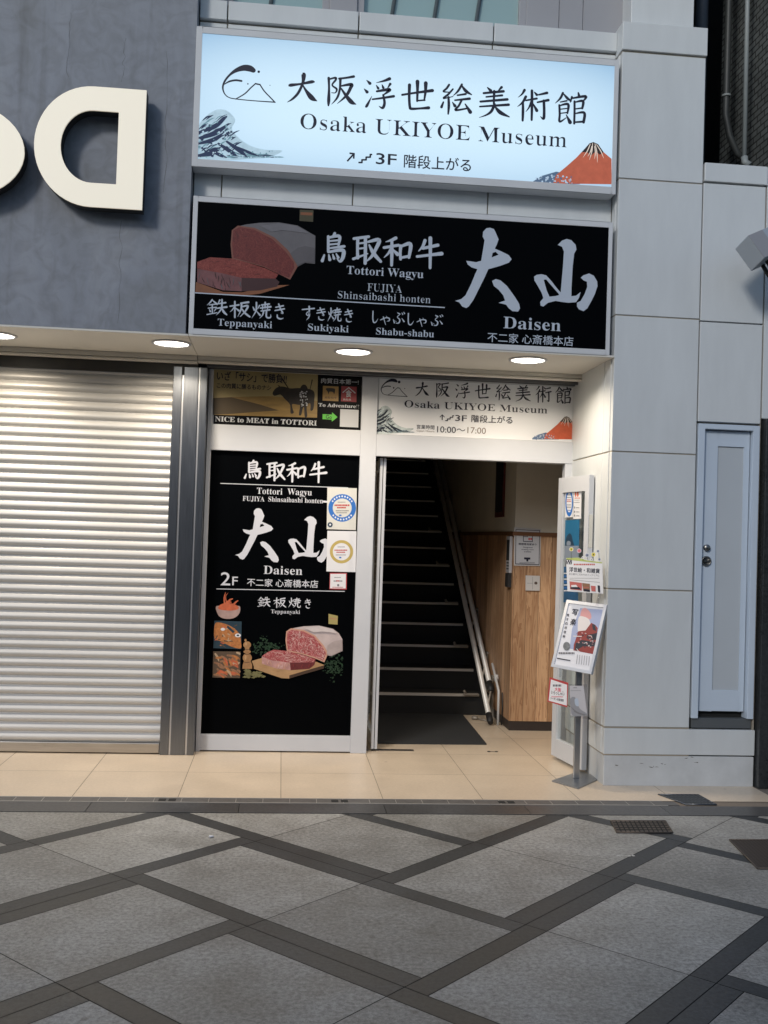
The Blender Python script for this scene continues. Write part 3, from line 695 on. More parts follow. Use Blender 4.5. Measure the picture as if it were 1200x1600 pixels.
b = MB(); b.box(2.86, 3.29, 6.865, 6.97, .401, .468); b.build('door_sill', mat('grey_sill', (.13, .14, .145), .5, .3), door, bevel=.003)
MB().box(2.90, 3.248, 6.93, 6.96, .47, .515).build('door_gap', DARK, door)

# ------------------------------------------------------------------ neighbour on the right and the alley behind
nb = thing('neighbour_building', 'dark brick neighbour building rising beyond the alley gap with stone base', 'building', (3.6, 7.4, 0))
b = MB(); b.box(3.43, 4.2, 6.9, 7.95, 2.6, 9.5); b.build('brick_wall', BRICK, nb)
b = MB(); b.box(3.322, 4.2, 6.80, 7.3, 0, 2.56); b.build('stone_pier', granite('polished_dark_stone', (.02, .022, .023), (.05, .052, .055), .7, .3), nb, bevel=.004)
b = MB(); b.box(3.313, 4.2, 6.855, 6.895, 2.565, 4.335); b.build('side_panel', WHITE, nb, bevel=.003)
b = MB(); b.box(2.9, 3.6, 11, 11.1, 0, 9.5); b.box(3.55, 3.6, 7.95, 11, 0, 9.5); b.build('alley_wall', DARK, nb)  # near-black colour puts the alley's deep shade into the walls
pp = thing('drain_pipe', 'pale grey conduit running straight down the dark brick wall', 'pipe', (3.40, 7.2, 5))
c0 = P(1163, 250, 7.2); c1 = P(1168, 0, 7.2)
MB().tube([(c1[0]+.02, 7.2, 9.0), (c1[0], 7.2, c1[1]), (c0[0], 7.2, c0[1])], .017, 12).build('conduit', mat('grey_conduit', (.30, .33, .33), .5), pp)
MB().tube([(c0[0], 7.2, c0[1]+.02), (c0[0], 7.19, c0[1]-.02), (c0[0]+.03, 7.17, c0[1]-.05)], .026, 12).build('elbow', mat('grey_conduit', (.30, .33, .33), .5), pp)
pp = thing('drain_pipe', 'dark pipe with a clamp ring bending to the right at its foot in the alley', 'pipe', (3.35, 7.45, 5))
q = [P(*a, 7.45) for a in ((1139, -260), (1139, 0), (1135, 150), (1134, 180), (1140, 212), (1152, 240), (1166, 252))]
DP = mat('dark_pipe', (.045, .05, .05), .5)
MB().tube([(a, 7.45, z) for a, z in q], .026, 12).build('pipe_run', DP, pp)
MB().lathe([(.028, -.008), (.034, -.008), (.034, .008), (.028, .008)], (q[2][0], 7.45, q[2][1])).build('clamp', mat('grey_conduit', (.30, .33, .33), .5), pp)
pp = thing('drain_pipe', 'thick blue-black downpipe beside the upper pillar at the alley mouth', 'pipe', (2.93, 7.3, 6))
q = [P(1096, 42, 7.3), P(1098, 0, 7.3)]
MB().tube([(q[0][0], 7.3, 4.4), (q[1][0], 7.3, 9)], .045, 16).build('pipe_run', mat('blue_black_pipe', (.035, .05, .075), .4), pp)

# ================================================================== signs
def sign_box(t, x0, x1, z0, z1, fx0, fx1, fz0, fz1, y0=6.84, y1=6.983):
    b = MB()
    b.box(x0, x1, y0+.012, y1, z0, z1)
    for (a, c, e, f) in ((x0-.002, fx0, z0-.002, z1+.002), (fx1, x1+.002, z0-.002, z1+.002), (fx0, fx1, fz1, z1+.002), (fx0, fx1, z0-.002, fz0)):
        b.box(a, c, y0, y0+.0115, e, f)
    return b.build('sign_box', SIGNFR, t, bevel=.0025)
Yf = 6.845
# --- illuminated museum sign
t = thing('museum_sign', 'backlit pale blue signboard with Japanese brush lettering, topmost above the entrance', 'sign', (.77, 6.9, 4.07))
sign_box(t, -.680, 2.212, 4.072, 5.008, -.643, 2.182, 4.121, 4.966)
LIT = mat('backlit_panel', (.16, .20, .23), .3, emit=(.47, .68, .90), es=.78)
def litgrad():
    nt = LIT.node_tree; b = nt.nodes['Principled BSDF']; tc = nt.nodes.new('ShaderNodeTexCoord')
    sp = nt.nodes.new('ShaderNodeSeparateXYZ'); nt.links.new(tc.outputs['Object'], sp.inputs[0])
    def mth(op, a, c=None):
        x = nt.nodes.new('ShaderNodeMath'); x.operation = op
        for k, q in enumerate((a, c)):
            if q is None: continue
            if isinstance(q, (int, float)): x.inputs[k].default_value = q
            else: nt.links.new(q, x.inputs[k])
        return x.outputs[0]
    zz_ = mth('POWER', mth('ABSOLUTE', mth('MULTIPLY', mth('SUBTRACT', sp.outputs['Z'], .43), 2.0)), 2.4)
    xx_ = mth('POWER', mth('ABSOLUTE', mth('DIVIDE', sp.outputs['X'], 1.5)), 4.0)
    f = mth('SUBTRACT', 1.0, mth('ADD', mth('MULTIPLY', zz_, .75), mth('MULTIPLY', xx_, .45)))
    r = nt.nodes.new('ShaderNodeValToRGB'); r.color_ramp.elements[0].color = (.25, .43, .62, 1); r.color_ramp.elements[1].color = (.60, .79, .92, 1)
    nt.links.new(f, r.inputs[0]); nt.links.new(r.outputs[0], b.inputs['Emission Color']); b.inputs['Emission Strength'].default_value = .72
litgrad()
b = MB(); b.box(-.643, 2.182, Yf, 6.851, 4.121, 4.966); b.build('lit_panel', LIT, t)
def emblem(A, f, sc):
    pt = lambda x, z, wd: (*f(x, z), wd*sc)
    A.stroke([pt(338,282,20), pt(318,272,26), pt(285,269,24), pt(245,282,16), pt(210,306,9), pt(182,340,8), pt(170,375,7), pt(178,408,5), pt(200,430,4), pt(240,440,4), pt(340,450,4), pt(457,458,5)])
    A.stroke([pt(178,360,3), pt(205,344,7), pt(240,337,8), pt(273,341,8)])
    A.stroke([pt(240,441,4), pt(290,412,5), pt(325,378,5), pt(350,356,5)]); A.stroke([pt(350,356,6), pt(375,361,6)], n=2)
    A.stroke([pt(375,361,5), pt(398,396,5), pt(430,430,5), pt(458,459,5)])
    for x, z, r in ((368,290,7), (308,357,4), (430,365,2.5)): A.disc(*f(x, z), r, r) if False else A.disc(f(x, z)[0], f(x, z)[1], r*A_unit, None)
def swell(A, X0, Z0, X1, Z1):
    """generic rolling sea in the corner of a sign: pale crest, dark troughs; (X0,Z0) lower left"""
    W, H = X1-X0, Z0-Z1
    q = lambda a, c: (X0+W*a, Z0-H*c)
    A.smooth([q(0,0), q(0,.62), q(.10,.86), q(.22,.98), q(.34,.96), q(.44,.78), q(.40,.60), q(.48,.42), q(.62,.26), q(.80,.18), q(1,.16), q(.86,.04), q(.66,0)], 0)
    rnd = random.Random(3)
    sc = abs(A.f(X1, Z0)[0]-A.f(X0, Z0)[0])
    for k in range(58):
        a = rnd.uniform(.0, .40); c = rnd.uniform(.05, .78)*(1-.9*max(0, a-.24)/.3); l = rnd.uniform(.05, .13)
        A.stroke([(*q(a, c), .004*sc), (*q(a+l*.5, c+l*.75), rnd.uniform(.010, .022)*sc), (*q(a+l, c+l*1.1), .003*sc)], rnd.choice((1, 1, 2)), n=2)
    for k in range(40):
        a = rnd.uniform(.30, .92); c = rnd.uniform(.01, .24)*(1.15-a); l = rnd.uniform(.05, .16)
        A.stroke([(*q(a, c), .003*sc), (*q(a+l*.5, c*.7+.01), rnd.uniform(.006, .014)*sc), (*q(a+l, c*.5+.01), .002*sc)], rnd.choice((1, 2, 2)), n=2)
    for a0, c0, a1, c1, wd in ((.0,.52,.34,.84,.055), (.0,.40,.36,.70,.06), (.0,.30,.30,.52,.05), (.0,.06,.26,.22,.06), (.24,.30,.46,.05,.05), (.34,.34,.58,.04,.05), (.42,.26,.72,.05,.035), (.12,.18,.34,.02,.04)):
        m = q((a0+a1)/2+.03, (c0+c1)/2-.03)
        sc = abs(A.f(X1, Z0)[0]-A.f(X0, Z0)[0])
        A.stroke([(*q(a0, c0), wd*sc*.5), (*m, wd*sc), (*q(a1, c1), wd*sc*.2)], 1)
    for k in range(46):
        a = rnd.uniform(.0, .42); c = rnd.uniform(.04, .80)*(1-.35*abs(a-.2)/.3)
        r = rnd.uniform(.006, .018)*W
        A.disc(*q(a, c), r, None, rnd.choice((0, 1, 2, 1)), 8)
    for k in range(26):
        a = rnd.uniform(.1, .95); c = rnd.uniform(.02, .16); A.disc(*q(a, c), rnd.uniform(.005, .012)*W, None, rnd.choice((0, 2)), 8)
def hill(A, X0, Z0, X1, Z1, redi=0):
    """generic red hill: long left slope, blunt top, blue-grey foot"""
    W, H = X1-X0, Z0-Z1
    q = lambda a, c: (X0+W*a, Z0-H*c)
    A.poly([q(.0,.06), q(.12,.20), q(.30,.30), q(.46,.24), q(.60,.0), q(.0,.0)], 1)
    A.poly([q(.26,.02), q(.30,.22), q(.44,.44), q(.56,.64), q(.66,.84), q(.72,.97), q(.77,1.0), q(.83,.95), q(.90,.76), q(1,.60), q(1,0)], 0)
    A.poly([q(.62,.76), q(.66,.84), q(.72,.97), q(.77,1.0), q(.83,.95), q(.90,.76), q(.85,.70), q(.80,.78), q(.74,.68), q(.69,.76)], 2)
    sc = abs(A.f(X1, Z0)[0]-A.f(X0, Z0)[0])
    rnd = random.Random(5)
    for a, c, e, f in ((.73,.95,.64,.64), (.76,.97,.72,.58), (.79,.96,.82,.52), (.81,.94,.90,.62), (.75,.9,.70,.66), (.785,.9,.785,.6)):
        A.stroke([(*q(a, c), .008*sc), (*q((a+e)/2+.01, (c+f)/2), .012*sc), (*q(e, f), .003*sc)], 3)
    for k in range(60):
        a = rnd.uniform(.03, .5); c = rnd.uniform(.0, .22)*(1-abs(a-.3)); A.disc(*q(a, c), rnd.uniform(.006, .014)*W, None, rnd.choice((1, 4)), 7)
def lit(m, k):
    nt = m.node_tree; b = nt.nodes['Principled BSDF']; l = b.inputs['Base Color'].links
    if l: nt.links.new(l[0].from_socket, b.inputs['Emission Color'])
    b.inputs['Emission Strength'].default_value = k; return m
SEA_LIT = [mat('sea_pale_lit', (.40, .50, .50), .5, var=.3, scale=14, emit=(.36, .54, .70), es=.40), mat('sea_dark_print', (.012, .035, .11), .5), mat('sea_teal_lit', (.15, .27, .30), .5, emit=(.12, .24, .30), es=.4)]
HILL_LIT = [mat('hill_red_lit', (.36, .09, .045), .5, var=.2, scale=20, emit=(.42, .095, .05), es=.45), mat('hill_blue_lit', (.07, .11, .18), .5, emit=(.08, .14, .22), es=.4), mat('hill_dark', (.05, .03, .025), .5), mat('hill_snow_lit', (.7, .6, .5), .5, emit=(.7, .6, .5), es=.4), mat('hill_pale_lit', (.4, .5, .6), .5, emit=(.4, .5, .6), es=.4)]
A_unit = 1.0
zA = (300, 30, .28333)
A = pxart(*zA, Yf); emblem(A, lambda x, z: (x, z), abs(P(400, 150, Yf)[0]-P(300, 150, Yf)[0])/100*.28333*1.4); A.build('emblem', INK, t)
A = pxart(0, 0, 1, Yf)
brush(A, '大阪浮世絵美術館', spread(8, (446, 112, 498, 163), (865, 143, 918, 196)), fat=1.25); A.build('lettering', INK, t)
A = pxart(0, 0, 1, Yf); A.text(serif('Osaka UKIYOE Museum'), (469, 201.3), (885, 229.8), 24.5, dx=-.025, dy=-.002); A.build('lettering', INK, t)
A = pxart(0, 0, 1, Yf)
un = abs(P(700, 250, Yf)[0]-P(600, 250, Yf)[0])/100
A.stroke([(542.5, 252, 2.6*un), (552, 241.5, 2.6*un)], n=2, cap=False); A.stroke([(546, 239.5, 2.6*un), (554, 240.3, 2.6*un)], n=2, cap=False); A.stroke([(553.2, 239.4, 2.6*un), (552.6, 248, 2.6*un)], n=2, cap=False)
def steps(A, x0, y0, x1, y1, wd):
    n = 3; p = [(x0, y0)]
    for k in range(n):
        xa = x0+(x1-x0)*(k+1)/(n+.0)*.98; ya = y0+(y1-y0)*(k+1)/n
        p.append((x0+(x1-x0)*(k+.7)/n, p[-1][1]))
        p.append((x0+(x1-x0)*(k+.7)/n, ya))
    p.append((x1, y1))
    for i in range(len(p)-1): A.stroke([(*p[i], wd), (*p[i+1], wd)], n=1)
steps(A, 561, 254, 580.5, 241.5, 2.6*un)
A.text('3F', (587, 256.2), (619.5, 258), 17.5, dx=.012, dy=.012)
A.text('階段上がる', (631, 262.5), (735.5, 268), 20.5, dx=.014, dy=.014, fit=True)
A.build('lettering', INK, t)
A = pxart(0, 0, 1, Yf); swell(A, 309.9, 248, 441, 170); A.build('sea_picture', SEA_LIT, t)
A = pxart(0, 0, 1, Yf); hill(A, 832, 288, 955.5, 222); A.build('hill_picture', HILL_LIT, t)

# --- black restaurant sign
t = thing('restaurant_sign', 'wide black signboard with raw beef picture and silver brush characters', 'sign', (.77, 6.9, 2.95))
sign_box(t, -.660, 2.199, 2.953, 3.870, -.631, 2.172, 2.989, 3.835)
b = MB(); b.box(-.631, 2.172, Yf, 6.851, 2.989, 3.835); b.build('black_panel', BLACKF, t)
s3 = (290, 300, .29167); s4 = (620, 320, .29167); k3 = .29167
MEATD = [marbled('beef_dark_print', (.115, .008, .005), (.26, .045, .03), .05, 60), mat('fat_dark_print', (.13, .12, .125), .5, var=.15, scale=9), mat('beef_shadow_print', (.045, .008, .008), .5), mat('steak_side_print', (.17, .06, .06), .5, var=.3, scale=14), mat('board_dark_print', (.22, .075, .025), .5, var=.2, scale=10), mat('label_dark_print', (.055, .045, .015), .5), mat('fat_rim_print', (.20, .065, .04), .5)]
A = pxart(*s3, Yf)
A.poly([(55,482),(200,535),(300,538),(480,500),(556,498),(400,545),(330,553),(52,541)], 4)
A.poly([(612,95),(685,98),(683,160),(610,155)], 5); A.poly([(616,108),(680,111),(679,126),(615,123)], 4)
A.poly([(285,183),(330,173),(400,165),(500,163),(600,180),(695,235),(693,385),(640,380),(590,405),(590,375),(540,310),(470,245),(370,195)], 1)
A.poly([(280,180),(370,192),(475,243),(545,308),(596,374),(600,400),(560,470),(520,450),(420,402),(330,377),(248,357),(241,280),(248,205)], 6)
A.poly([(256,205),(290,188),(368,202),(465,252),(533,316),(580,378),(582,405),(556,460),(500,440),(420,398),(330,373),(256,352),(249,280)], 0)
A.poly([(62,412),(180,432),(300,460),(300,532),(200,527),(62,484)], 3); A.poly([(300,460),(482,464),(503,482),(490,507),(400,527),(300,532)], 2)
A.poly([(62,375),(130,350),(250,357),(330,378),(430,410),(497,442),(482,464),(300,460),(180,432),(62,412)], 0)
u3 = abs(P(400, 400, Yf)[0]-P(300, 400, Yf)[0])/100*.29167; rnd = random.Random(41)
FACE3 = [(256,205),(290,188),(368,202),(465,252),(533,316),(580,378),(582,405),(556,460),(500,440),(420,398),(330,373),(256,352),(249,280)]
TOP3 = [(62,375),(130,350),(250,357),(330,378),(430,410),(497,442),(482,464),(300,460),(180,432),(62,412)]
FAT3 = [(380,195),(520,172),(600,186),(690,240),(690,380),(640,378),(600,395),(548,306),(478,242)]
SIDE3 = [(62,412),(180,432),(300,460),(300,532),(200,527),(62,484)]
A.poly(TOP3, 10); veins(A, FACE3, 110, (7, 7, 2), 11, 1.8*u3, rnd); veins(A, TOP3, 80, (7, 7, 2), 12, 1.5*u3, rnd, .45)
A.poly([(560,330),(600,300),(640,290),(690,300),(690,380),(640,378),(598,395)], 8); A.poly([(400,182),(500,168),(596,184),(660,222),(600,215),(520,205),(460,214)], 9); veins(A, SIDE3, 30, (8, 2), 12, 5*u3, rnd, 1, 1.5, .3)
A.build('beef_picture', MEATD+[mat('vein_dark_print', (.25, .055, .035), .5), mat('fat_shade_print', (.10, .09, .095), .5, var=.12, scale=9), mat('fat_glint_print', (.165, .155, .165), .5, var=.1, scale=9), marbled('steak_top_print', (.17, .012, .008), (.36, .08, .05), .08, 60)], t)
A = pxart(0, 0, 1, Yf)
brush(A, '鳥取和牛', [(501, 362.5, 542, 411), (551, 367, 596, 413), (598, 370, 644, 416), (650, 370.5, 691.5, 419.5)], fat=1.2)
A.build('lettering', SILVER, t)
A = pxart(0, 0, 1, Yf)
A.text(serif('Tottori Wagyu'), (541.5, 428), (661.5, 434.5), 13.2, dx=-.012); A.text(serif('FUJIYA'), (574, 454.8), (627.6, 457), 12.4, dx=-.03, dy=-.004)
A.text(serif('Shinsaibashi honten'), (527.5, 466.5), (672.5, 473.3), 11.8, dx=-.028, dy=-.003)
un = abs(P(700, 450, Yf)[0]-P(600, 450, Yf)[0])/100
A.stroke([(304.5, 457.5, 1.6*un), (695, 480.6, 1.6*un)], n=1, cap=False)
A.build('lettering', SILVER, t)
A = pxart(0, 0, 1, Yf); brush(A, '鉄板焼き', [(322, 467, 355, 494), (358, 470, 391, 497), (392, 471.5, 424, 499), (427, 474, 447, 500)], fat=1.3)
brush(A, 'すき焼き', [(471, 478, 492, 501), (492.5, 480, 510.5, 501.5), (511, 480.5, 533.5, 503.5), (536, 482.5, 553, 504.5)], fat=1.3)
brush(A, 'しゃぶしゃぶ', [(579, 485, 592, 506), (593, 490, 611, 508), (611, 486.5, 633, 508), (634, 488.5, 648, 509.5), (650, 493, 668, 511), (670, 490.5, 692.5, 511.5)], fat=1.3)
A.build('lettering', SILVER, t)
A = pxart(0, 0, 1, Yf)
A.text(serif('Teppanyaki'), (340, 508.4), (425, 513.2), 11.2, dx=-.012); A.text(serif('Sukiyaki'), (481, 516), (544.5, 519.6), 11, dx=-.012); A.text(serif('Shabu-shabu'), (587.5, 522.6), (678, 527), 11, dx=-.012)
A.build('lettering', SILVER, t)
A = pxart(*s4, Yf); big_mountain(A, lambda x, z: (x, z)); A.build('lettering', SILVER, t)
A = pxart(0, 0, 1, Yf); A.text(serif('Daisen'), (786.3, 513), (876, 517.2), 19, dx=-.008); A.text('不二家 心斎橋本店', (761.5, 535.5), (895.6, 539.8), 15, fit=True, dx=.004, dy=.004)
A.build('lettering', SILVER, t)

# --- big channel letters on the concrete
LET = mat('cream_lit_acrylic', (.72, .68, .58), .35, emit=(.95, .86, .68), es=.34)
LSIDE = mat('black_letter_side', (.012, .012, .012), .5)
Yl = 6.70
def letter(name, label, outer, holes, loc):
    t = thing(name, label, 'sign letter', loc, 'channel letters on the concrete wall')
    MB().prism(outer, Yl, Yl+.012, holes).build('letter_face', LET, t)
    e = MB(); e.prism(outer, Yl+.0125, Yl+.10, holes); e.build('letter_return', LSIDE, t)
    p = MB()
    cx = sum(q[0] for q in outer)/len(outer); top = max(q[1] for q in outer); bot = min(q[1] for q in outer)
    for zz in (top-.06, bot+.06): p.tube([(max(q[0] for q in outer)-.2, Yl+.09, zz), (max(q[0] for q in outer)-.2, 6.85, zz)], .008, 8)
    p.build('standoff', STEELB, t)
def arcpts(cx, cz, rx, rz, a0, a1, n): return [(cx+rx*math.cos(math.radians(a0+(a1-a0)*k/n)), cz+rz*math.sin(math.radians(a0+(a1-a0)*k/n))) for k in range(n+1)]
xr, zt = P(229, 141, Yl); _, zb_ = P(224, 328, Yl); xl, zc = P(53, 227, Yl); xi, _z = P(190, 230, Yl)
zc = (zt+zb_)/2; hh = (zt-zb_)/2; hx = xr-.33; rx = hx-xl; xin = xr-.17
outD = [(xr, zt), (hx, zt)] + arcpts(hx, zc, rx, hh, 90, 270, 28)[1:-1] + [(hx, zb_), (xr, zb_)]
hi = hh-.155; hx2 = hx; rx2 = rx-.165
inD = [(xin, zc+hi), (hx2, zc+hi)] + arcpts(hx2, zc, rx2, hi, 90, 270, 24)[1:-1] + [(hx2, zc-hi), (xin, zc-hi)]
letter('channel_letter', 'large cream letter shaped like a reversed D on the grey concrete wall', outD, [inD], (xr-.3, Yl+.1, zb_))
xo, _z = P(38, 238, Yl); ro = .415
letter('channel_letter', 'round cream letter cut off by the left edge of the concrete wall', arcpts(xo-ro, zc-.075, ro, .31, 0, 355, 44), [arcpts(xo-ro, zc-.075, ro-.27, .17, 0, 355, 36)], (xo-ro, Yl+.1, zc-.4))

# ================================================================== the row across the arcade, out of view, added to darken the reflections
ob = thing('opposite_building', 'unseen long row of plain shop fronts across the street, added to darken reflections', 'building', (0, -5.2, 0))
OBW = mat('opposite_wall_render', (.20, .20, .21), .7, var=.15, scale=.6)
b = MB(); b.box(-24, 26, -6.2, -5.2, 2.9, 5.6)
for k in range(13): b.box(-24+k*4.0, -23.4+k*4.0, -6.0, -5.2, 0, 2.9)
b.build('upper_wall', OBW, ob)
b = MB()
for k in range(12): b.box(-23.4+k*4.0, -20+k*4.0, -5.9, -5.8, 0, 2.9)
b.build('shop_window', mat('opposite_glass', (.03, .035, .04), .1), ob)

# ================================================================== downlights
LENS = mat('downlight_lens', (.9, .88, .82), .4, emit=(1.0, .93, .80), es=6.0)
for i, (px, py, lab) in enumerate(((268, 536, 'round lit downlight above the right end of the shutter'), (552, 549, 'round lit downlight above the beef film transom left of the entrance'), (825, 562, 'round lit downlight above the museum transom at the right of the soffit'), (-6, 523, 'round lit downlight cut off at the left edge of the picture'))):
    k = (2.938-EYE)/(P(px, py, 1.0)[1]-EYE); x = P(px, py, k)[0]; y = k
    t = thing('downlight', lab, 'ceiling light', (x, y, 2.938), 'downlights in the soffit')
    MB().lathe([(.118, 0), (.136, 0), (.138, -.004), (.134, -.009), (.122, -.011), (.116, -.006), (.116, 0)], (x, y, 2.938), 'Z', 40).build('trim_ring', FRAMEW, t)
    b = MB(); b.lathe([(.116, -.004), (.08, -.007), (.0, -.008)], (x, y, 2.938), 'Z', 40); b.build('lens', LENS, t)
    ld = bpy.data.lights.new('downlight_lamp', 'AREA'); ld.shape = 'DISK'; ld.size = .22; ld.energy = LAMP_W; ld.color = (1.0, .85, .66); ld.spread = math.radians(150)
    lo = bpy.data.objects.new('downlight_lamp', ld); COL.objects.link(lo); lo.parent = t; lo.location = (0, 0, -.014)

# ================================================================== shop front frame, films and doors
sf = thing('glass_entrance', 'white aluminium entrance frame with an open glass double door', 'entrance', (.86, 7.82, 0))
b = MB()
b.box(-.588, -.556, 7.79, 7.88, .002, 2.875); b.box(.572, .694, 7.79, 7.88, .002, 2.875); b.box(2.285, 2.318, 7.79, 7.88, 2.20, 2.875)
b.box(-.556, .572, 7.795, 7.875, .012, .128); b.box(-.556, .572, 7.795, 7.875, 2.265, 2.460); b.box(.694, 2.285, 7.795, 7.875, 2.268, 2.436)
b.box(2.178, 2.285, 7.80, 7.875, .002, 2.268)
b.box(-.556, .572, 7.795, 7.875, 2.878, 2.90); b.box(.694, 2.285, 7.795, 7.875, 2.878, 2.90)
b.build('frame', FRAMEW, sf, bevel=.003)
MB().box(2.3185, 2.34, 7.785, 7.88, 0, 2.87).build('edge_trim', mat('grey_trim', (.30, .31, .33), .4, .6), sf, bevel=.002)
MB().box(-.556, .572, 7.835, 7.842, .128, 2.265).build('glazing', mat('shop_glass_dark', (.02, .022, .024), .05), sf)
b = MB(); b.box(-.556, .572, 7.835, 7.842, 2.460, 2.878); b.box(.694, 2.285, 7.835, 7.842, 2.436, 2.878); b.build('transom_glass', mat('frosted_transom', (.62, .63, .64), .2), sf)
# left leaf, opened inwards, seen edge on
L = MB(); L.box(.736, .757, 7.87, 7.92, .02, 2.26); L.box(.763, .784, 7.87, 7.92, .02, 2.26)
L.box(.742, .778, 7.92, 8.62, .02, .12); L.box(.742, .778, 7.92, 8.62, 2.18, 2.26); L.box(.742, .778, 8.56, 8.62, .12, 2.18)
leaf = L.build('door_leaf', FRAMEW, sf, bevel=.002)
leaf['label'] = 'white framed glass door leaf folded inwards beside the post'
MB().box(.756, .764, 7.92, 8.56, .12, 2.18).build('pane', GLASS, leaf)
MB().box(.757, .763, 7.875, 7.915, .03, 2.25).build('gap_strip', RUBBER, leaf)  # black strip fills the dark gap between the two stiles
# right leaf, opened outwards: local x runs from the hinge to the free edge
hinge = Vector((2.122, 7.70, 0)); dd = Vector((.084, -.515, 0)).normalized()
RL = Matrix((dd, Vector((-dd.y, dd.x, 0)), Vector((0, 0, 1)))).transposed()
ML = Matrix.Translation(hinge) @ RL.to_4x4()
def onplane(mtx, yy=0.0):
    inv = mtx.inverted(); o = inv @ Vector((0, 0, EYE))
    def f(px, py):
        d = inv.to_3x3() @ ((px-600)/1600*_r - (py-800)/1600*_u + _f)
        t = (yy-o.y)/d.y
        q = o+d*t; return (q.x, q.z)
    return f
def add_local(mb, mtx):
    mb.v = [tuple(mtx @ Vector(p)) for p in mb.v]; return mb
LW = .522
L = MB(); L.box(0, .075, -.02, .02, .03, 2.146); L.box(LW-.065, LW, -.02, .02, .03, 2.146); L.box(.075, LW-.065, -.02, .02, .03, .165); L.box(.075, LW-.065, -.02, .02, 2.03, 2.146)
leaf = add_local(L, ML).build('door_leaf', FRAMEW, sf, bevel=.002)
leaf['label'] = 'white framed glass door leaf swung out and covered with notices'
add_local(MB().box(.075, LW-.065, -.004, .004, .155, 2.035), ML).build('pane', GLASS, leaf)
add_local(MB().box(LW+.0005, LW+.004, -.016, .016, 1.62, 1.86), ML).build('latch_plate', STEELB, leaf, bevel=.001)
h = MB(); h.tube([(LW-.032, -.02, 1.05), (LW-.032, -.055, 1.05), (LW-.032, -.055, .75), (LW-.032, -.02, .75)], .009, 10); add_local(h, ML).build('handle', STEELB, leaf)

# --- transom film with the ox
t = thing('transom_film', 'sand coloured film with an ox and warrior, in the transom above the black poster', 'sign', (0, 7.83, 2.46))
Yt = 7.832
zt5 = (310, 560, .225)
BLK = mat('film_black', (.004, .004, .005), .4, spec=.1); GOLD = mat('film_gold', (.38, .22, .055), .45); SAND = mat('film_sand', (.27, .17, .05), .45, var=.3, scale=5, stretch=(1, 1, 5)); SKYY = mat('film_haze', (.34, .27, .12), .45, var=.15, scale=3)
OX = mat('film_ox', (.018, .013, .010), .5, var=.5, scale=30); REDF = mat('film_red', (.28, .012, .02), .45); GRN = mat('film_green', (.10, .50, .045), .45); PALEF = mat('film_pale', (.55, .56, .58), .45)
b = MB(); b.box(-.545, .571, 7.832, 7.834, 2.462, 2.876); fo = b.build('film_base', BLK, t)
A = pxart(*zt5, Yt)
A.poly([(103,66),(830,112),(826,300),(103,276)], 0); A.poly([(103,274),(300,266),(500,262),(826,296),(824,412),(103,392)], 1); A.poly([(103,276),(230,270),(420,318),(560,362),(400,372),(240,385),(103,390)], 2)
A.smooth([(515,243),(530,215),(556,198),(592,196),(640,208),(705,206),(780,216),(806,240),(804,300),(800,345),(790,362),(778,360),(776,312),(740,326),(690,322),(652,318),(655,350),(662,378),(640,380),(636,322),(600,282),(570,252),(530,260)], 3)
A.poly([(560,198),(548,184),(570,192)], 3)
A.smooth([(702,232),(712,196),(730,182),(750,190),(764,226),(770,262),(758,300),(752,350),(756,402),(738,404),(734,340),(724,350),(714,392),(698,390),(706,330),(700,290)], 3)
rnd = random.Random(4)
for k in range(34): A.disc(rnd.uniform(706, 758), rnd.uniform(222, 330), rnd.uniform(3, 7), rnd.uniform(3, 6), 4, 6)
un5 = abs(P(700, 620, Yt)[0]-P(600, 620, Yt)[0])/100
A.stroke([(582,142,2.2*un5), (640,230,1.3*un5), (700,312,1*un5)], 3, n=2); A.stroke([(790,150,1.8*un5), (775,215,1*un5), (745,300,1*un5)], 3, n=2)
A.build('ox_picture', [SKYY, SAND, mat('film_shade_sand', (.075, .05, .022), .5), OX, PALEF], t)
A = pxart(*zt5, Yt-.004)
A.text('いざ「サシ」で勝負!!', (128, 150), (612, 176), 64, 0, .02, .02, fit=True)
A.text('この肉質に勝るものナシ', (128, 208), (505, 220), 36, 0, .016, .016, fit=True)
A.build('lettering', INK, t)
A = pxart(*zt5, Yt-.004)
A.text(serif('NICE to MEAT in TOTTORI'), (115, 437), (822, 466), 36, dx=.012, dy=.006); A.text('肉質日本第一!', (852, 172), (1112, 184), 36, 0, .014, .014, fit=True); A.text(serif('To Adventure!!'), (833, 335), (1114, 345), 25, dx=.02, dy=.01)
A.build('lettering', PALEF, t)
A = pxart(*zt5, Yt-.002)
A.poly([(865,190),(973,196),(972,298),(862,293)], 0); A.smooth([(884,212),(900,206),(945,210),(948,232),(942,248),(934,234),(910,232),(905,250),(898,232)], 1)
A.text('鳥取和牛', (876, 280), (962, 283), 16, 1, fit=True)
A.poly([(993,192),(1100,198),(1097,304),(990,298)], 2); A.text('食', (1022, 268), (1062, 270), 50, 3, .03, .03, fit=True)
A.stroke([(1004,236,1.6*un5), (1044,203,1.6*un5), (1088,240,1.6*un5)], 3, n=1); A.text('鳥取県', (1004, 292), (1060, 294), 14, 3, fit=True)
A.poly([(862,387),(928,390),(928,374),(966,408),(926,440),(926,426),(862,422)], 4); A.text('Go', (884, 419), (926, 421), 28, 1, .02, .02)
A.poly([(985,352),(1113,358),(1110,480),(982,474)], 3)
A.build('badge', [GOLD, OX, REDF, PALEF, GRN], t)

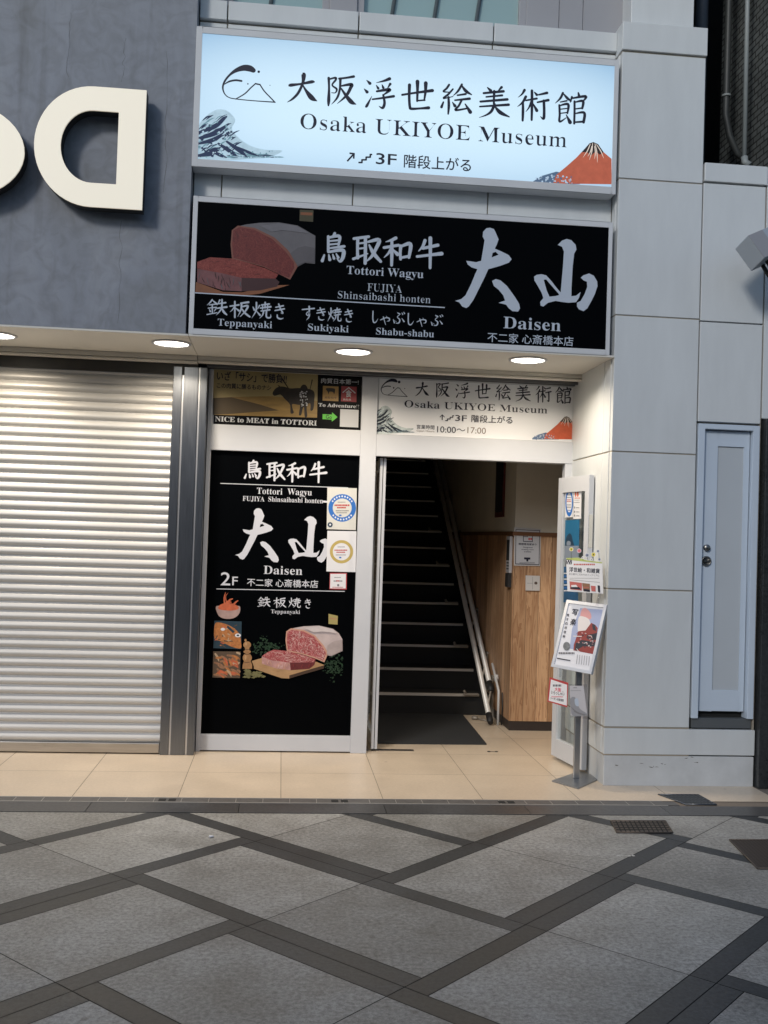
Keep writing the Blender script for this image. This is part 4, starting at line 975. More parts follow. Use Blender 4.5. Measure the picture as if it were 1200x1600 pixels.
# --- museum transom film
t = thing('transom_film', 'white museum film with opening hours, in the transom above the open doorway', 'sign', (1.5, 7.83, 2.44))
zt6 = (570, 570, .3)
b = MB(); b.box(.705, 2.262, 7.832, 7.834, 2.442, 2.870); b.build('film_base', mat('bright_film', (.84, .845, .86), .4), t)
un6 = abs(P(800, 630, Yt)[0]-P(700, 630, Yt)[0])/100*.3
A = pxart(*zt6, Yt)
fe = lambda x, z: (83+(x-165)*.471, 75+(z-258)*.455)
emblem(A, fe, un6*.62)
brush(A, '大阪浮世絵美術館', spread(8, (258, 86, 338, 168), (988, 112, 1077, 206)), fat=1.25)
A.text(serif('Osaka UKIYOE Museum'), (206, 222), (950, 252), 37, dx=-.018)
A.stroke([(403,288,5*un6), (403,262,5*un6)], n=1, cap=False); A.stroke([(392,272,4*un6), (403,260,4*un6), (414,272,4*un6)], n=1)
steps(A, 421, 291, 462, 265, 5*un6); A.text('3F', (470, 292), (531, 294), 31, dx=.012, dy=.012); A.text('階段上がる', (555, 300), (768, 306), 38, fit=True, dx=.016, dy=.016)
A.text('10:00〜', (376, 353), (522, 356), 33, 0); A.build('lettering', INK, t)
A = pxart(*zt6, Yt)
A.text('営業時間', (270, 335), (362, 336), 22, 0, .01, .01, fit=True); A.text('Open Hours', (270, 349), (362, 350), 10, 1); A.text('17:00', (534, 357), (630, 359), 33, 1)
A.build('lettering', [INK, mat('grey_brown_ink', (.22, .18, .15), .5)], t)
SEA = [mat('sea_pale_print', (.52, .58, .58), .5, var=.3, scale=24), mat('sea_dark_print2', (.012, .02, .035), .5), mat('sea_teal_print', (.16, .25, .30), .5)]
HILL = [mat('hill_red_print', (.55, .10, .04), .5, var=.12, scale=20), mat('hill_blue_print', (.10, .16, .28), .5), mat('hill_dark2', (.05, .03, .025), .5), mat('hill_snow_print', (.7, .62, .55), .5), mat('hill_pale_print', (.5, .55, .62), .5)]
A = pxart(*zt6, Yt); swell(A, 53, 355, 255, 212); A.build('sea_picture', SEA, t)
A = pxart(*zt6, Yt); hill(A, 872, 389, 1104, 268); A.build('hill_picture', HILL, t)

# --- tall black window poster
t = thing('window_poster', 'tall black poster with white brush lettering and beef, filling the shop window', 'poster', (0, 7.83, .13))
Yp = 7.832
b = MB(); b.box(-.553, .569, 7.832, 7.834, .131, 2.262); b.build('poster_sheet', BLACKF, t)
p7 = (310, 700, .21667); p8 = (310, 900, .21667); WP = mat('poster_white_print', (.62, .63, .68), .5)
un7 = abs(P(500, 850, Yp)[0]-P(400, 850, Yp)[0])/100*.21667
A = pxart(*p7, Yp)
brush(A, '鳥取和牛', [(326, 84, 460, 226), (490, 98, 625, 238), (634, 104, 776, 248), (800, 98, 926, 250)], fat=1.22)
A.stroke([(158,255,5*un7), (1080,287,5*un7)], n=1, cap=False); A.stroke([(130,1016,5*un7), (1055,1034,5*un7)], n=1, cap=False)
A.build('lettering', WP, t)
A = pxart(*p7, Yp)
A.text(serif('Tottori'), (421, 332), (605, 334), 46, dx=-.01); A.text(serif('Wagyu'), (642, 337), (818, 341), 46, dx=-.01)
A.text(serif('FUJIYA'), (319, 381), (476, 385), 36, dx=-.008); A.text(serif('Shinsaibashi honten'), (504, 387), (898, 397), 36, dx=-.008); A.stroke([(898,386,14*un7), (930,388,14*un7)], n=1, cap=False)
A.text(serif('Daisen'), (470, 909), (749, 914), 62, dx=-.008)
A.text('2', (159, 989), (229, 990), 96, dx=.008, dy=.008); A.text('F', (243, 989), (283, 990), 64, dx=.008, dy=.008)
A.text('不二家 心斎橋本店', (350, 999), (862, 1006), 56, fit=True, dx=.01, dy=.01)
A.build('lettering', WP, t)
A = pxart(*p7, Yp); big_mountain(A, lambda x, z: (265+(x-312)*.905, 432+(z-123)*.865+(x-312)*.012)); A.build('lettering', WP, t)
A = pxart(*p8, Yp); brush(A, '鉄板焼き', [(424, 150, 518, 226), (540, 154, 632, 230), (645, 156, 738, 232), (760, 164, 816, 236)], fat=1.3); A.text(serif('Teppanyaki'), (523, 268), (732, 273), 28, dx=-.012)
A.build('lettering', WP, t)
MEAT = [marbled('beef_print', (.33, .045, .05), (.72, .42, .40), .03, 60), mat('fat_print', (.52, .43, .42), .5, var=.12, scale=10), mat('beef_shadow_print2', (.13, .02, .022), .5), mat('steak_side_print2', (.48, .26, .24), .5, var=.25, scale=16), mat('board_print', (.42, .25, .12), .5, var=.15, scale=12), mat('label_print', (.36, .30, .11), .5), mat('fat_rim_print2', (.55, .30, .22), .5), mat('herb_print', (.010, .034, .013), .5, var=.7, scale=40), mat('board_side_print', (.06, .032, .018), .5), mat('mill_print', (.36, .19, .08), .5, var=.2, scale=30), mat('leaf_print', (.16, .15, .06), .5, var=.3, scale=30), mat('vein_print', (.74, .50, .46), .5), mat('deep_red_print', (.24, .03, .03), .5), mat('fat_shade_print2', (.40, .33, .32), .5, var=.12, scale=14), mat('fat_glint_print2', (.60, .53, .52), .5, var=.08, scale=14), mat('mill_light_print', (.50, .30, .15), .5)]
A = pxart(*p8, Yp)
rnd = random.Random(11)
def leaf_print(A, x, z, r, mi):
    a = rnd.uniform(0, 6.28); A.poly([(x+r*math.cos(a+t)*k, z+r*math.sin(a+t)*k*.8) for t, k in ((0, 1), (.7, .45), (1.5, .8), (2.3, .4), (3.1, .9), (4.2, .4), (5.3, .7))], mi)
for k in range(150): leaf_print(A, rnd.gauss(500, 55), rnd.gauss(520, 36), rnd.uniform(5, 15), 7)
for k in range(130): leaf_print(A, min(1036, rnd.gauss(975, 38)), rnd.gauss(645, 42), rnd.uniform(5, 14), 7)
A.poly([(938,272),(1005,287),(1003,350),(938,345)], 5); A.poly([(946,296),(998,306),(998,318),(946,309)], 4)
A.poly([(400,652),(655,716),(655,738),(600,736),(400,668)], 4); A.poly([(655,716),(908,645),(902,666),(655,738)], 8)
A.poly([(385,612),(460,590),(640,590),(850,618),(910,642),(655,716),(400,652)], 4)
A.poly([(650,385),(700,372),(760,362),(870,357),(970,380),(1012,412),(1038,455),(1040,540),(960,578),(925,570),(900,500),(840,430),(760,392)], 1)
A.poly([(668,376),(762,388),(842,428),(904,500),(936,556),(908,622),(842,594),(742,562),(638,542),(628,460),(634,398)], 6)
A.poly([(642,404),(672,387),(757,399),(832,436),(892,505),(920,556),(900,610),(840,584),(742,554),(645,534),(637,460)], 0)
A.poly([(458,577),(520,606),(660,624),(665,679),(560,666),(458,631)], 3); A.poly([(660,624),(832,622),(848,602),(836,641),(800,669),(665,679)], 2)
A.poly([(460,575),(500,548),(545,530),(640,540),(740,565),(845,598),(832,622),(660,624),(520,606)], 0)
FACE8 = [(642,404),(672,387),(757,399),(832,436),(892,505),(920,556),(900,610),(840,584),(742,554),(645,534),(637,460)]
TOP8 = [(460,575),(500,548),(545,530),(640,540),(740,565),(845,598),(832,622),(660,624),(520,606)]
FAT8 = [(700,378),(870,360),(970,384),(1034,455),(1036,536),(960,572),(908,500),(848,430),(764,390)]
SIDE8 = [(458,577),(520,606),(660,624),(665,679),(560,666),(458,631)]
veins(A, FACE8, 260, (11, 11, 12), 11, 2.2*un7, rnd); veins(A, TOP8, 190, (11, 11, 12), 12, 1.8*un7, rnd, .45)
A.poly([(930,500),(975,470),(1034,458),(1036,538),(960,573),(926,560)], 13); A.poly([(760,372),(870,360),(960,382),(1005,412),(900,400),(830,404)], 14); veins(A, SIDE8, 50, (11, 6, 6), 10, 4*un7, rnd, 1, 1.5, .5)
veins(A, [(665,626),(832,624),(846,604),(836,640),(800,666),(668,676)], 30, (12, 12, 2), 10, 3*un7, rnd, 1, 1.5, .5)
veins(A, [(400,615),(460,635),(560,670),(650,690),(655,712),(410,650)], 40, (8, 9), 22, 2*un7, rnd, 1, .35, .1)
for c_ in ((340,462,8,10),(352,495,28,25),(352,545,27,13),(353,588,33,32)): A.disc(*c_, 9, 22)
A.poly([(336,512),(368,512),(366,540),(338,540)], 9); A.poly([(330,606),(376,606),(388,640),(388,668),(318,668),(320,640)], 9)
for z_ in (524, 560, 618): A.stroke([(328,z_,3*un7), (352,z_+5,4*un7), (378,z_,3*un7)], 8, n=3)
for c_ in ((344,488,6,12),(340,585,7,18)): A.disc(*c_, 15, 14)
for k in range(30):
    x, z = rnd.uniform(325, 480), rnd.uniform(672, 730); A.poly([(x-18, z+4), (x, z-9), (x+20, z-2), (x+4, z+9)], 10)
A.build('beef_picture', MEAT, t)
SHR = [mat('shrimp_print', (.52, .12, .05), .5, var=.25, scale=30), mat('bowl_print', (.40, .27, .24), .5, var=.2, scale=14), mat('crab_print', (.45, .17, .05), .5, var=.35, scale=40), mat('navy_print', (.015, .04, .06), .5), mat('shellfish_print', (.30, .15, .08), .5, var=.4, scale=40), mat('shell_pale_print', (.48, .34, .22), .5), mat('tray_print', (.10, .065, .04), .5), PAPERW]
A = pxart(*p8, Yp)
A.rect(122, 112, 318, 310, 3) if False else None
A.smooth([(126,226),(150,214),(280,214),(302,232),(292,275),(255,303),(200,309),(155,294),(134,262)], 1)
A.smooth([(150,240),(150,214),(190,196),(250,200),(288,222),(284,240),(230,250)], 0)
for pts in (((190,205,10),(186,160,9),(196,118,3)), ((205,200,8),(196,150,5),(214,122,2)), ((215,205,16),(225,175,14),(245,165,8)), ((245,215,14),(268,190,12),(285,178,6)), ((190,215,14),(210,185,14),(235,190,8))):
    A.stroke([(x, z, wd*un7) for x, z, wd in pts], 0)
A.poly([(115,322),(312,328),(308,527),(108,520)], 3)
A.smooth([(118,350),(150,335),(230,360),(290,410),(308,480),(304,522),(240,510),(160,470),(116,450)], 2)
for k in range(26): A.stroke([(x0 := rnd.uniform(125, 285), z0_ := rnd.uniform(350, 505), 9*un7), (x0+rnd.uniform(-30, 30), z0_+rnd.uniform(-16, 22), 6*un7)], rnd.choice((2, 2, 5, 6, 0)), n=2)
A.disc(285, 428, 22, 14, 7, 14); A.disc(285, 428, 10, 7, 3, 10); A.disc(176, 384, 16, 11, 7, 12); A.poly([(210,355),(262,400),(250,412),(205,372)], 3)
A.poly([(107,543),(304,545),(299,736),(102,732)], 6)
for k in range(44):
    x0 = rnd.uniform(115, 285); z0_ = rnd.uniform(552, 722); a = rnd.uniform(-.2, 1.3); l = rnd.uniform(30, 70)
    q = [(x0, z0_, 13*un7), (x0+l*.5*math.cos(a)+5, z0_+l*.5*math.sin(a), 15*un7), (x0+l*math.cos(a), z0_+l*math.sin(a), 5*un7)]
    q = [(min(max(x, 106), 297), min(max(z, 550), 728), wd) for x, z, wd in q]
    A.stroke(q, rnd.choice((4, 4, 5, 0, 2)), n=3)
A.build('seafood_picture', SHR, t)

# --- three notices stuck on the poster
REDI = mat('red_ink', (.50, .04, .04), .5); GREYI = mat('grey_ink', (.16, .16, .18), .5); BLUEI = mat('blue_ink', (.03, .16, .52), .5); YELI = mat('yellow_ink', (.50, .38, .12), .5)
def dashes(A, x0, x1, y, h, mi, rnd, fill=.8):
    x = x0
    while x < x1-2:
        wd = min(rnd.uniform(h*.7, h*1.6), x1-x); A.poly([(x, y-h), (x+wd*fill, y-h), (x+wd*fill, y), (x, y)], mi); x += wd
def notice(label, quad, art, mats, name='notice', cat='notice', group=None, Y=Yp-.0035):
    ctr = P(sum(q[0] for q in quad)/4, max(q[1] for q in quad), Y)
    t = thing(name, label, cat, (ctr[0], Y, ctr[1]), group)
    c = [P(*q, Y) for q in quad]
    m = MB(); m.prism(c[::-1], Y-.0004, Y+.0006); m.build('paper', mats[0], t)
    A = pxart(0, 0, 1, Y, .0006); art(A); A.build('print', mats[1:], t)
z7 = lambda x, z: (310+x*.21667, 700+z*.21667)
rnd = random.Random(21)
def n1(A):
    c = z7(1037, 432); A.ring(*c, 21.6, 14.8, 0)
    for k in range(9):
        a = math.radians(35+110*k/8); A.disc(c[0]+18.2*math.cos(a), c[1]-18.2*math.sin(a), 1.3, 1.5, 3, 8)
    for k in range(8):
        a = math.radians(-40-100*k/7); A.disc(c[0]+18.2*math.cos(a), c[1]-18.2*math.sin(a), 1.3, 1.5, 3, 8)
    dashes(A, c[0]-7, c[0]+7, c[1]-8.5, 1, 2, rnd); dashes(A, c[0]-12, c[0]+12, c[1]-3, 2.4, 1, rnd); dashes(A, c[0]-8, c[0]+8, c[1]+.6, 2.2, 1, rnd); dashes(A, c[0]-10, c[0]+11, c[1]+5, 1.2, 2, rnd); dashes(A, c[0]-9, c[0]+9, c[1]+8, 1, 2, rnd); A.disc(c[0]-3, c[1]+11.5, 2.2, 1.3, 0, 10)
    A.disc(c[0]-19.5, c[1]+11.2, .1, .1, 0, 6); b = z7(950, 553); A.disc(*b, 4, 4, 4, 18); A.disc(*b, 1.6, 1.6, 3, 10)
notice('cream notice with a blue ring emblem, uppermost on the black poster', [z7(930, 285), z7(1143, 290), z7(1135, 592), z7(925, 585)], n1, [mat('cream_paper', (.66, .65, .60), .6), BLUEI, REDI, GREYI, PAPERW, mat('navy_ink', (.02, .05, .09), .5)], group='notices stuck on the poster')
def n2(A):
    c = z7(1032, 748); A.ring(*c, 18.2, 13.6, 0)
    dashes(A, c[0]-6, c[0]+6, c[1]-7, 1, 2, rnd); dashes(A, c[0]-11, c[0]+10, c[1]-1.5, 1.8, 1, rnd); dashes(A, c[0]-8, c[0]+8, c[1]+1.6, 1.6, 1, rnd); dashes(A, c[0]-9, c[0]+9, c[1]+5.5, 1, 2, rnd); A.disc(c[0]-2, c[1]+9, 2, 1.2, 3, 10)
notice('white notice with a yellow ring emblem, in the middle of three on the poster', [z7(930, 597), z7(1140, 600), z7(1133, 895), z7(923, 890)], n2, [PAPERW, YELI, REDI, GREYI, BLUEI], group='notices stuck on the poster')
def n3(A):
    a, b_, c, d = z7(952, 908), z7(1064, 908), z7(1062, 1013), z7(950, 1012)
    A.poly([a, b_, c, d], 0); dashes(A, a[0]+6, b_[0]-6, a[1]+6, 1, 2, rnd); dashes(A, a[0]+5, b_[0]-5, a[1]+12, 1.8, 2, rnd); dashes(A, a[0]+9, b_[0]-8, a[1]+11.9, 1.9, 1, rnd); A.disc((a[0]+b_[0])/2, a[1]+17.5, 1.8, 1.8, 2, 10); dashes(A, a[0]+3, b_[0]-3, a[1]+21.3, 1, 1, rnd)
notice('small red bordered notice below the yellow ring notice', [z7(948, 900), z7(1071, 901), z7(1069, 1021), z7(944, 1018)], n3, [mat('red_border_paper', (.42, .06, .07), .5), PAPERW, REDI, GREYI], group='notices stuck on the poster')

# ================================================================== stairs, rails, mat
st = thing('staircase', 'steep black carpeted staircase with metal nosings rising behind the open door', 'stairs', (1.3, 9.55, 0))
RI, GO_, Y0s = .193, .322, 9.55
CARP = mat('black_carpet', (.016, .0165, .017), .85, bump=.3, bscale=400)
b = MB()
for n in range(16):
    b.box(.645, 2.018, Y0s+GO_*n, 14.55, RI*n+.002, RI*(n+1))
b.build('steps', CARP, st)
NOSE = mat('nosing_metal', (.60, .565, .51), .5, .0)
for n in range(16):
    c = MB(); y = Y0s+GO_*n; z = RI*(n+1)
    c.box(.66, 1.90, y-.006, y+.032, z-.001, z+.006); c.box(.66, 1.90, y-.008, y-.0005, z-.016, z+.0055); c.build('nosing', NOSE, st)
lr = thing('stair_lift_rail', 'pair of steel stair rails with dark end caps along the right wall', 'handrail', (1.92, 9.05, 0))
def P3(px, py, Y): a = P(px, py, Y); return (a[0], Y, a[1])
RAIL = mat('satin_rail', (.80, .77, .72), .42, .25)
ra = [P3(764, 1118, 9.08), P3(678, 716, 13.0)]
rb = [P3(765, 1068, 9.42), P3(686, 716, 13.0)]
def ext(a, b_, k): return tuple(p+(q-p)*k for p, q in zip(a, b_))
MB().tube([ra[0], ext(*ra, 1.15)], .024, 16).build('rail_tube', RAIL, lr); MB().tube([rb[0], ext(*rb, 1.15)], .024, 16).build('rail_tube', RAIL, lr)
MB().tube([ext(*ra, .004), ext(*ra, -.012), ext(*ra, -.02)], [.028, .030, .022], 16).build('end_cap', RUBBER, lr); MB().tube([ext(*rb, .004), ext(*rb, -.014), ext(*rb, -.026)], [.028, .034, .024], 16).build('end_cap', RUBBER, lr)
BRK = mat('beige_bracket', (.30, .27, .23), .5, .3)
for k in (.02, .10, .26, .42, .60, .78):
    a, c = ext(*ra, k), ext(*rb, k); b = MB()
    s_ = max(0, math.floor((a[1]+.12-Y0s)/GO_)+1)*RI
    b.tube([(c[0]+.05, c[1], c[2]+.01), (a[0], a[1], a[2])], .010, 8)
    b.box(c[0]+.035, c[0]+.06, c[1]-.03, c[1]+.03, min(s_, c[2]-.1), c[2]+.02)
    if k > .05: b.box(a[0]-.16, a[0]-.02, a[1]+.02, a[1]+.05, s_+.006, s_+.02); b.tube([(a[0]-.14, a[1]+.03, s_+.02), (a[0]-.16, a[1]+.02, s_+.045)], .012, 8)
    b.build('bracket', BRK, lr)
b = MB(); a = ra[0]; b.tube([(1.98, 9.05, .004), (1.985, 9.08, .30), (1.965, 9.3, .52)], .012, 8); b.lathe([(0, -.03), (.02, -.028), (.022, 0), (.016, .03), (0, .034)], (1.985, 9.2, .40)); b.build('cable_box', mat('pale_plastic', (.5, .5, .5), .4), lr)
b = MB(); b.tube([(2.0, 9.0, .30), (2.01, 9.02, .15), (2.0, 9.0, .01)], .006, 8); b.build('cable', RUBBER, lr)
b = MB(); b.tube([(1.79, 9.30, .022), (1.84, 9.28, .022)], .016, 10); b.tube([(1.84, 9.28, .016), (1.92, 9.2, .012)], .006, 8); b.build('floor_stop', BRK, lr)
fm = MB(); c = [(.82, 8.15), (1.70, 8.17), (1.745, 9.535), (.955-.1, 9.52)]
fm.face([(x, y, .012) for x, y in c]); 
for i in range(4):
    p, q = c[i], c[(i+1) % 4]; fm.face([(p[0], p[1], .002), (q[0], q[1], .002), (q[0], q[1], .012), (p[0], p[1], .012)])
tag(fm.build('floor_mat', mat('grey_ribbed_mat', (.024, .026, .028), .85, bump=.6, bscale=260)), 'dark grey rectangular door mat on the cream tiles before the stairs', 'mat')
fs = thing('floor_slot', 'dark metal floor bolt plate set in the tiles by the folded door', 'floor plate', (.93, 7.93, 0))
b = MB(); b.box(.75, 1.075, 7.90, 7.955, .002, .0045); b.build('plate', mat('dark_plate', (.10, .09, .085), .4, .6), fs)
b = MB(); b.box(.90, 1.06, 7.915, 7.94, .0045, .006); b.build('slot', DARK, fs)
fs = thing('floor_slot', 'tiny floor bolt socket in the tiles near the foot of the rails', 'floor plate', (1.69, 7.91, 0))
b = MB(); b.lathe([(0, .006), (.012, .006), (.013, .002)], (1.665, 7.91, 0)); b.lathe([(0, .006), (.012, .006), (.013, .002)], (1.725, 7.91, 0)); b.box(1.678, 1.712, 7.905, 7.915, .002, .004); b.build('socket', DARK, fs)

# ---- things on the panelling
Yw = 8.797
wn1 = lambda x, z: (780+x*.075, 815+z*.075)
rnd = random.Random(8)
t = thing('framed_notice', 'framed white notice with black border on the wood panelling', 'notice', (*[P(*wn1(590, 920), Yw)[0]], Yw, P(*wn1(590, 920), Yw)[1]))
q = [P(*wn1(*a), Yw) for a in ((310, 118), (868, 155), (850, 925), (305, 915))]
MB().prism(q[::-1], Yw-.006, Yw).build('frame', mat('pale_frame', (.55, .53, .52), .5), t)
A = pxart(780, 815, .075, Yw, .0065)
A.poly([(340,158),(845,180),(832,905),(330,890)], 0); A.poly([(352,172),(832,194),(820,890),(344,874)], 1)
A.poly([(495,215),(700,222),(695,425),(492,418)], 0); A.poly([(508,228),(686,234),(682,410),(505,404)], 1); A.poly([(505,315),(595,318),(597,228),(588,228),(586,308),(505,305)], 0); dashes(A, 605, 690, 385, 45, 2, rnd, .75); dashes(A, 525, 580, 262, 18, 0, rnd); dashes(A, 522, 580, 292, 14, 0, rnd)
A.text('喫煙専用室あり', (402, 490), (772, 495), 42, 0, .03, .03, fit=True); A.text('Designated', (495, 548), (690, 550), 26, 0, .02, .02); A.text('smoking room', (460, 592), (715, 594), 26, 0, .02, .02); A.text('available', (512, 638), (662, 640), 26, 0, .02, .02)
A.poly([(515,745),(645,748),(643,790),(603,790),(602,832),(562,830),(562,788),(515,786)], 0); dashes(A, 420, 740, 868, 14, 0, rnd)
A.build('print', [INK, mat('notice_paper', (.52, .52, .54), .5), REDI], t)
t = thing('wall_plate', 'square white switch plate with a round button on the wood panelling', 'switch plate', (P(*wn1(690, 1440), Yw)[0], Yw, P(*wn1(690, 1440), Yw)[1]))
q = [P(*wn1(*a), Yw) for a in ((548, 1120), (845, 1130), (840, 1442), (545, 1435))]
MB().prism(q[::-1], Yw-.012, Yw).build('plate', mat('pale_frame', (.55, .53, .52), .5), t, bevel=.002)
A = pxart(780, 815, .075, Yw, .0125); A.poly([(572,1278),(690,1280),(690,1286),(572,1284)], 1); A.poly([(686,1150),(692,1150),(690,1410),(684,1410)], 1); A.disc(757, 1280, 33, 30, 0, 18); A.build('button', [mat('brown_button', (.10, .07, .06), .5), GREYI], t)
# intercom on the return of the panelling, facing the stairs
t = thing('intercom', 'slim pale intercom unit with dark screen at the corner of the panelling', 'intercom', (2.0, 8.86, 1.3))
b = MB(); zi = [P(795, y, 8.9)[1] for y in (838, 895)]
b.box(1.992, 2.018, 8.84, 8.97, zi[1], zi[0]); b.build('casing', mat('grey_casing', (.42, .41, .42), .45), t, bevel=.003)
b = MB(); b.box(1.9895, 1.9925, 8.85, 8.955, zi[1]+.11, zi[0]-.03); b.build('screen', DARK, t)
b = MB()
for k in range(3): b.box(1.9895, 1.9925, 8.86, 8.935, zi[1]+.03+k*.026, zi[1]+.042+k*.026)
b.build('key', RUBBER, t)
b = MB(); b.box(1.985, 2.018, 8.85, 8.96, zi[1]-.125, zi[1]-.004); b.box(1.982, 1.985, 8.89, 8.90, zi[1]-.12, zi[1]-.004, 0); b.build('card_reader', RUBBER, t)
t = thing('hanging_scroll', 'narrow dark picture with a reddish frame high on the stairwell wall', 'picture', (2.0, 9.4, 2))
b = MB(); b.box(2.008, 2.025, 9.24, 9.60, P(775, 808, 9.4)[1], 2.55); b.build('frame', mat('red_lacquer', (.10, .018, .012), .4), t, bevel=.002)
b = MB(); b.box(2.004, 2.008, 9.28, 9.56, P(775, 800, 9.4)[1], 2.52); b.build('picture', mat('dark_picture', (.02, .02, .025), .5, var=.7, scale=12), t)

# ---- notices on the open right leaf (they lie in the leaf's own plane)
FL = onplane(ML, -.006)
def leafart(name, label, cat, quad, art, mats, zoom):
    q = [FL(zoom[0]+x*zoom[2], zoom[1]+z*zoom[2]) for x, z in quad]
    xs_ = [p[0] for p in q]; zs_ = [p[1] for p in q]
    base = ML @ Vector((sum(xs_)/4, -.007, min(zs_)))
    t = thing(name, label, cat, base, None, RL)
    off = Vector((sum(xs_)/4, min(zs_)))
    m = MB(); m.prism([(p[0]-off.x, p[1]-off.y) for p in q][::-1], -.0006, .0004); m.build('paper', mats[0], t, local=True)
    A = Art(lambda x, z: tuple(Vector(FL(zoom[0]+x*zoom[2], zoom[1]+z*zoom[2]))-off), -.0008); A.flip = True
    art(A); A.build('print', mats[1:], t, local=True); return t
zl = (865, 715, .1); rnd = random.Random(31)
def l1(A):
    A.ring(247, 705, 60, 42, 0, 36, asp=3.6)
    for k, (y, c) in enumerate(((590, 2), (630, 2), (665, 1), (690, 1), (745, 2), (780, 2), (830, 0))): dashes(A, 212, 282, y, 12, c, rnd)
leafart('notice', 'tall white notice with an oval blue ring, on the left of the open door glass', 'notice', [(185,482),(310,482),(303,930),(180,935)], l1, [PAPERW, BLUEI, REDI, GREYI], zl)
def l2(A):
    dashes(A, 360, 415, 345, 26, 2, rnd); dashes(A, 332, 425, 405, 22, 0, rnd); dashes(A, 332, 425, 435, 12, 0, rnd)
    A.smooth([(335,530),(345,515),(356,530),(358,600),(340,608)], 0); A.smooth([(368,530),(380,515),(392,530),(392,600),(372,608)], 0); A.disc(345, 525, 9, 16, 2, 10); A.disc(381, 522, 9, 16, 2, 10)
    dashes(A, 335, 420, 640, 14, 0, rnd); dashes(A, 320, 415, 705, 8, 2, rnd); dashes(A, 330, 410, 668, 6, 2, rnd)
    for z in (780, 845, 905): A.disc(334, z, 8, 18, 2, 10); dashes(A, 355, 408, z+8, 10, 2, rnd)
leafart('notice', 'white paper notice with orange figures, on the right of the open door glass', 'notice', [(322,300),(440,285),(432,955),(310,960)], l2, [PAPERW, mat('orange_ink', (.62, .13, .06), .5), BLUEI, GREYI], zl)
def l3(A):
    A.smooth([(185,1330),(205,1240),(250,1185),(285,1215),(300,1290),(318,1345),(318,1380),(250,1390),(190,1400)], 1); A.smooth([(210,1320),(240,1300),(268,1320),(266,1365),(212,1370)], 2)
    A.poly([(178,1378),(395,1378),(392,1600),(172,1600)], 3)
leafart('poster', 'deep blue poster with a pale figure below the notices on the door glass', 'poster', [(186,980),(408,965),(392,1600),(172,1600)], l3, [mat('deep_blue_print', (.02, .14, .27), .5, var=.1, scale=4), mat('pale_figure_print', (.55, .50, .50), .5, var=.1), mat('navy_ink', (.02, .05, .09), .5), mat('grey_blue_print', (.22, .26, .32), .5)], zl)
def l4(A):
    for k in range(7): dashes(A, 160, 262, 800+k*64, 24, k % 2, rnd)
zz = (870, 840, .07083)
leafart('poster', 'blue leaflet low on the door glass, half hidden by the white placard', 'poster', [(160,640),(480,640),(470,1420),(150,1430)], l4, [mat('leaflet_blue', (.025, .09, .19), .5, var=.3, scale=14), PAPERW, BLUEI], zz)

# ================================================================== poster stand and what hangs on it
ps = thing('poster_stand', 'grey metal floor stand holding a tilted A2 poster frame at the door', 'poster stand', (2.10, 7.0, .002))
GM = mat('grey_metal', (.32, .33, .34), .38, .7, var=.06, scale=10)
GMP = mat('silver_pole', (.45, .46, .47), .3, .9)
base = [G(862, 1222), G(905, 1207), G(940, 1217), G(903, 1234)]
b = MB(); b.face([(x, y, .012) for x, y in base]); b.face([(x, y, .002) for x, y in base[::-1]])
for i in range(4):
    p, q = base[i], base[(i+1) % 4]; b.face([(p[0], p[1], .002), (q[0], q[1], .002), (q[0], q[1], .012), (p[0], p[1], .012)])
b.build('base_plate', GM, ps, bevel=.002)
pt = lambda px, py, Y: Vector((P(px, py, Y)[0], Y, P(px, py, Y)[1]))
BL, BR_, TL = pt(862, 1042, 7.04), pt(925, 1054, 6.78), pt(882.6, 937, 7.13)
ex = (BR_-BL); fw_ = ex.length; ex.normalize(); ez = TL-BL; ez -= ex*ez.dot(ex); fh_ = ez.length; ez.normalize(); ey = ez.cross(ex)
MP = Matrix.Translation(BL) @ Matrix((ex, ey, ez)).transposed().to_4x4()
pc = G(900, 1219); topc = MP @ Vector((fw_/2, .02, fh_*.35))
b = MB(); b.box(pc[0]-.022, pc[0]+.022, pc[1]-.010, pc[1]+.010, .012, topc.z); b.build('pole', GMP, ps, bevel=.004)
b = MB(); b.tube([(pc[0], pc[1], topc.z-.05), tuple(topc)], .014, 10); b.build('tilt_joint', RUBBER, ps)
fr_ = .022
b = MB(); b.box(0, fr_, -.012, .012, 0, fh_); b.box(fw_-fr_, fw_, -.012, .012, 0, fh_); b.box(fr_, fw_-fr_, -.012, .012, 0, fr_); b.box(fr_, fw_-fr_, -.012, .012, fh_-fr_, fh_)
fob = add_local(b, MP).build('poster_frame', mat('silver_frame', (.62, .63, .66), .3, .6), ps, bevel=.004)
b = MB(); b.box(fr_, fw_-fr_, -.004, .008, fr_, fh_-fr_); pf = add_local(b, MP).build('poster_sheet', mat('poster_paper', (.66, .67, .72), .35), fob)
FP = onplane(MP, -.005)
zp = (850, 930, .125)
A = Art(lambda x, z: FP(zp[0]+x*zp[2], zp[1]+z*zp[2]), -.005); A.flip = True
A.poly([(455,160),(735,180),(630,735),(320,665),(350,420)], 0)
A.smooth([(455,235),(480,170),(530,165),(585,230),(580,300),(470,280)], 4)
A.smooth([(430,290),(470,262),(560,300),(585,400),(570,470),(480,450),(425,460)], 1)
A.poly([(372,620),(400,540),(430,450),(520,440),(590,345),(640,370),(672,410),(640,640),(622,738),(368,690)], 2)
for q_ in (((395,600),(470,560),(640,585),(635,640),(480,640),(410,690),(385,690)), ((540,500),(665,470),(650,560),(545,550)), ((600,360),(640,372),(650,450),(610,430))): A.poly(list(q_), 3)
rnd = random.Random(6)
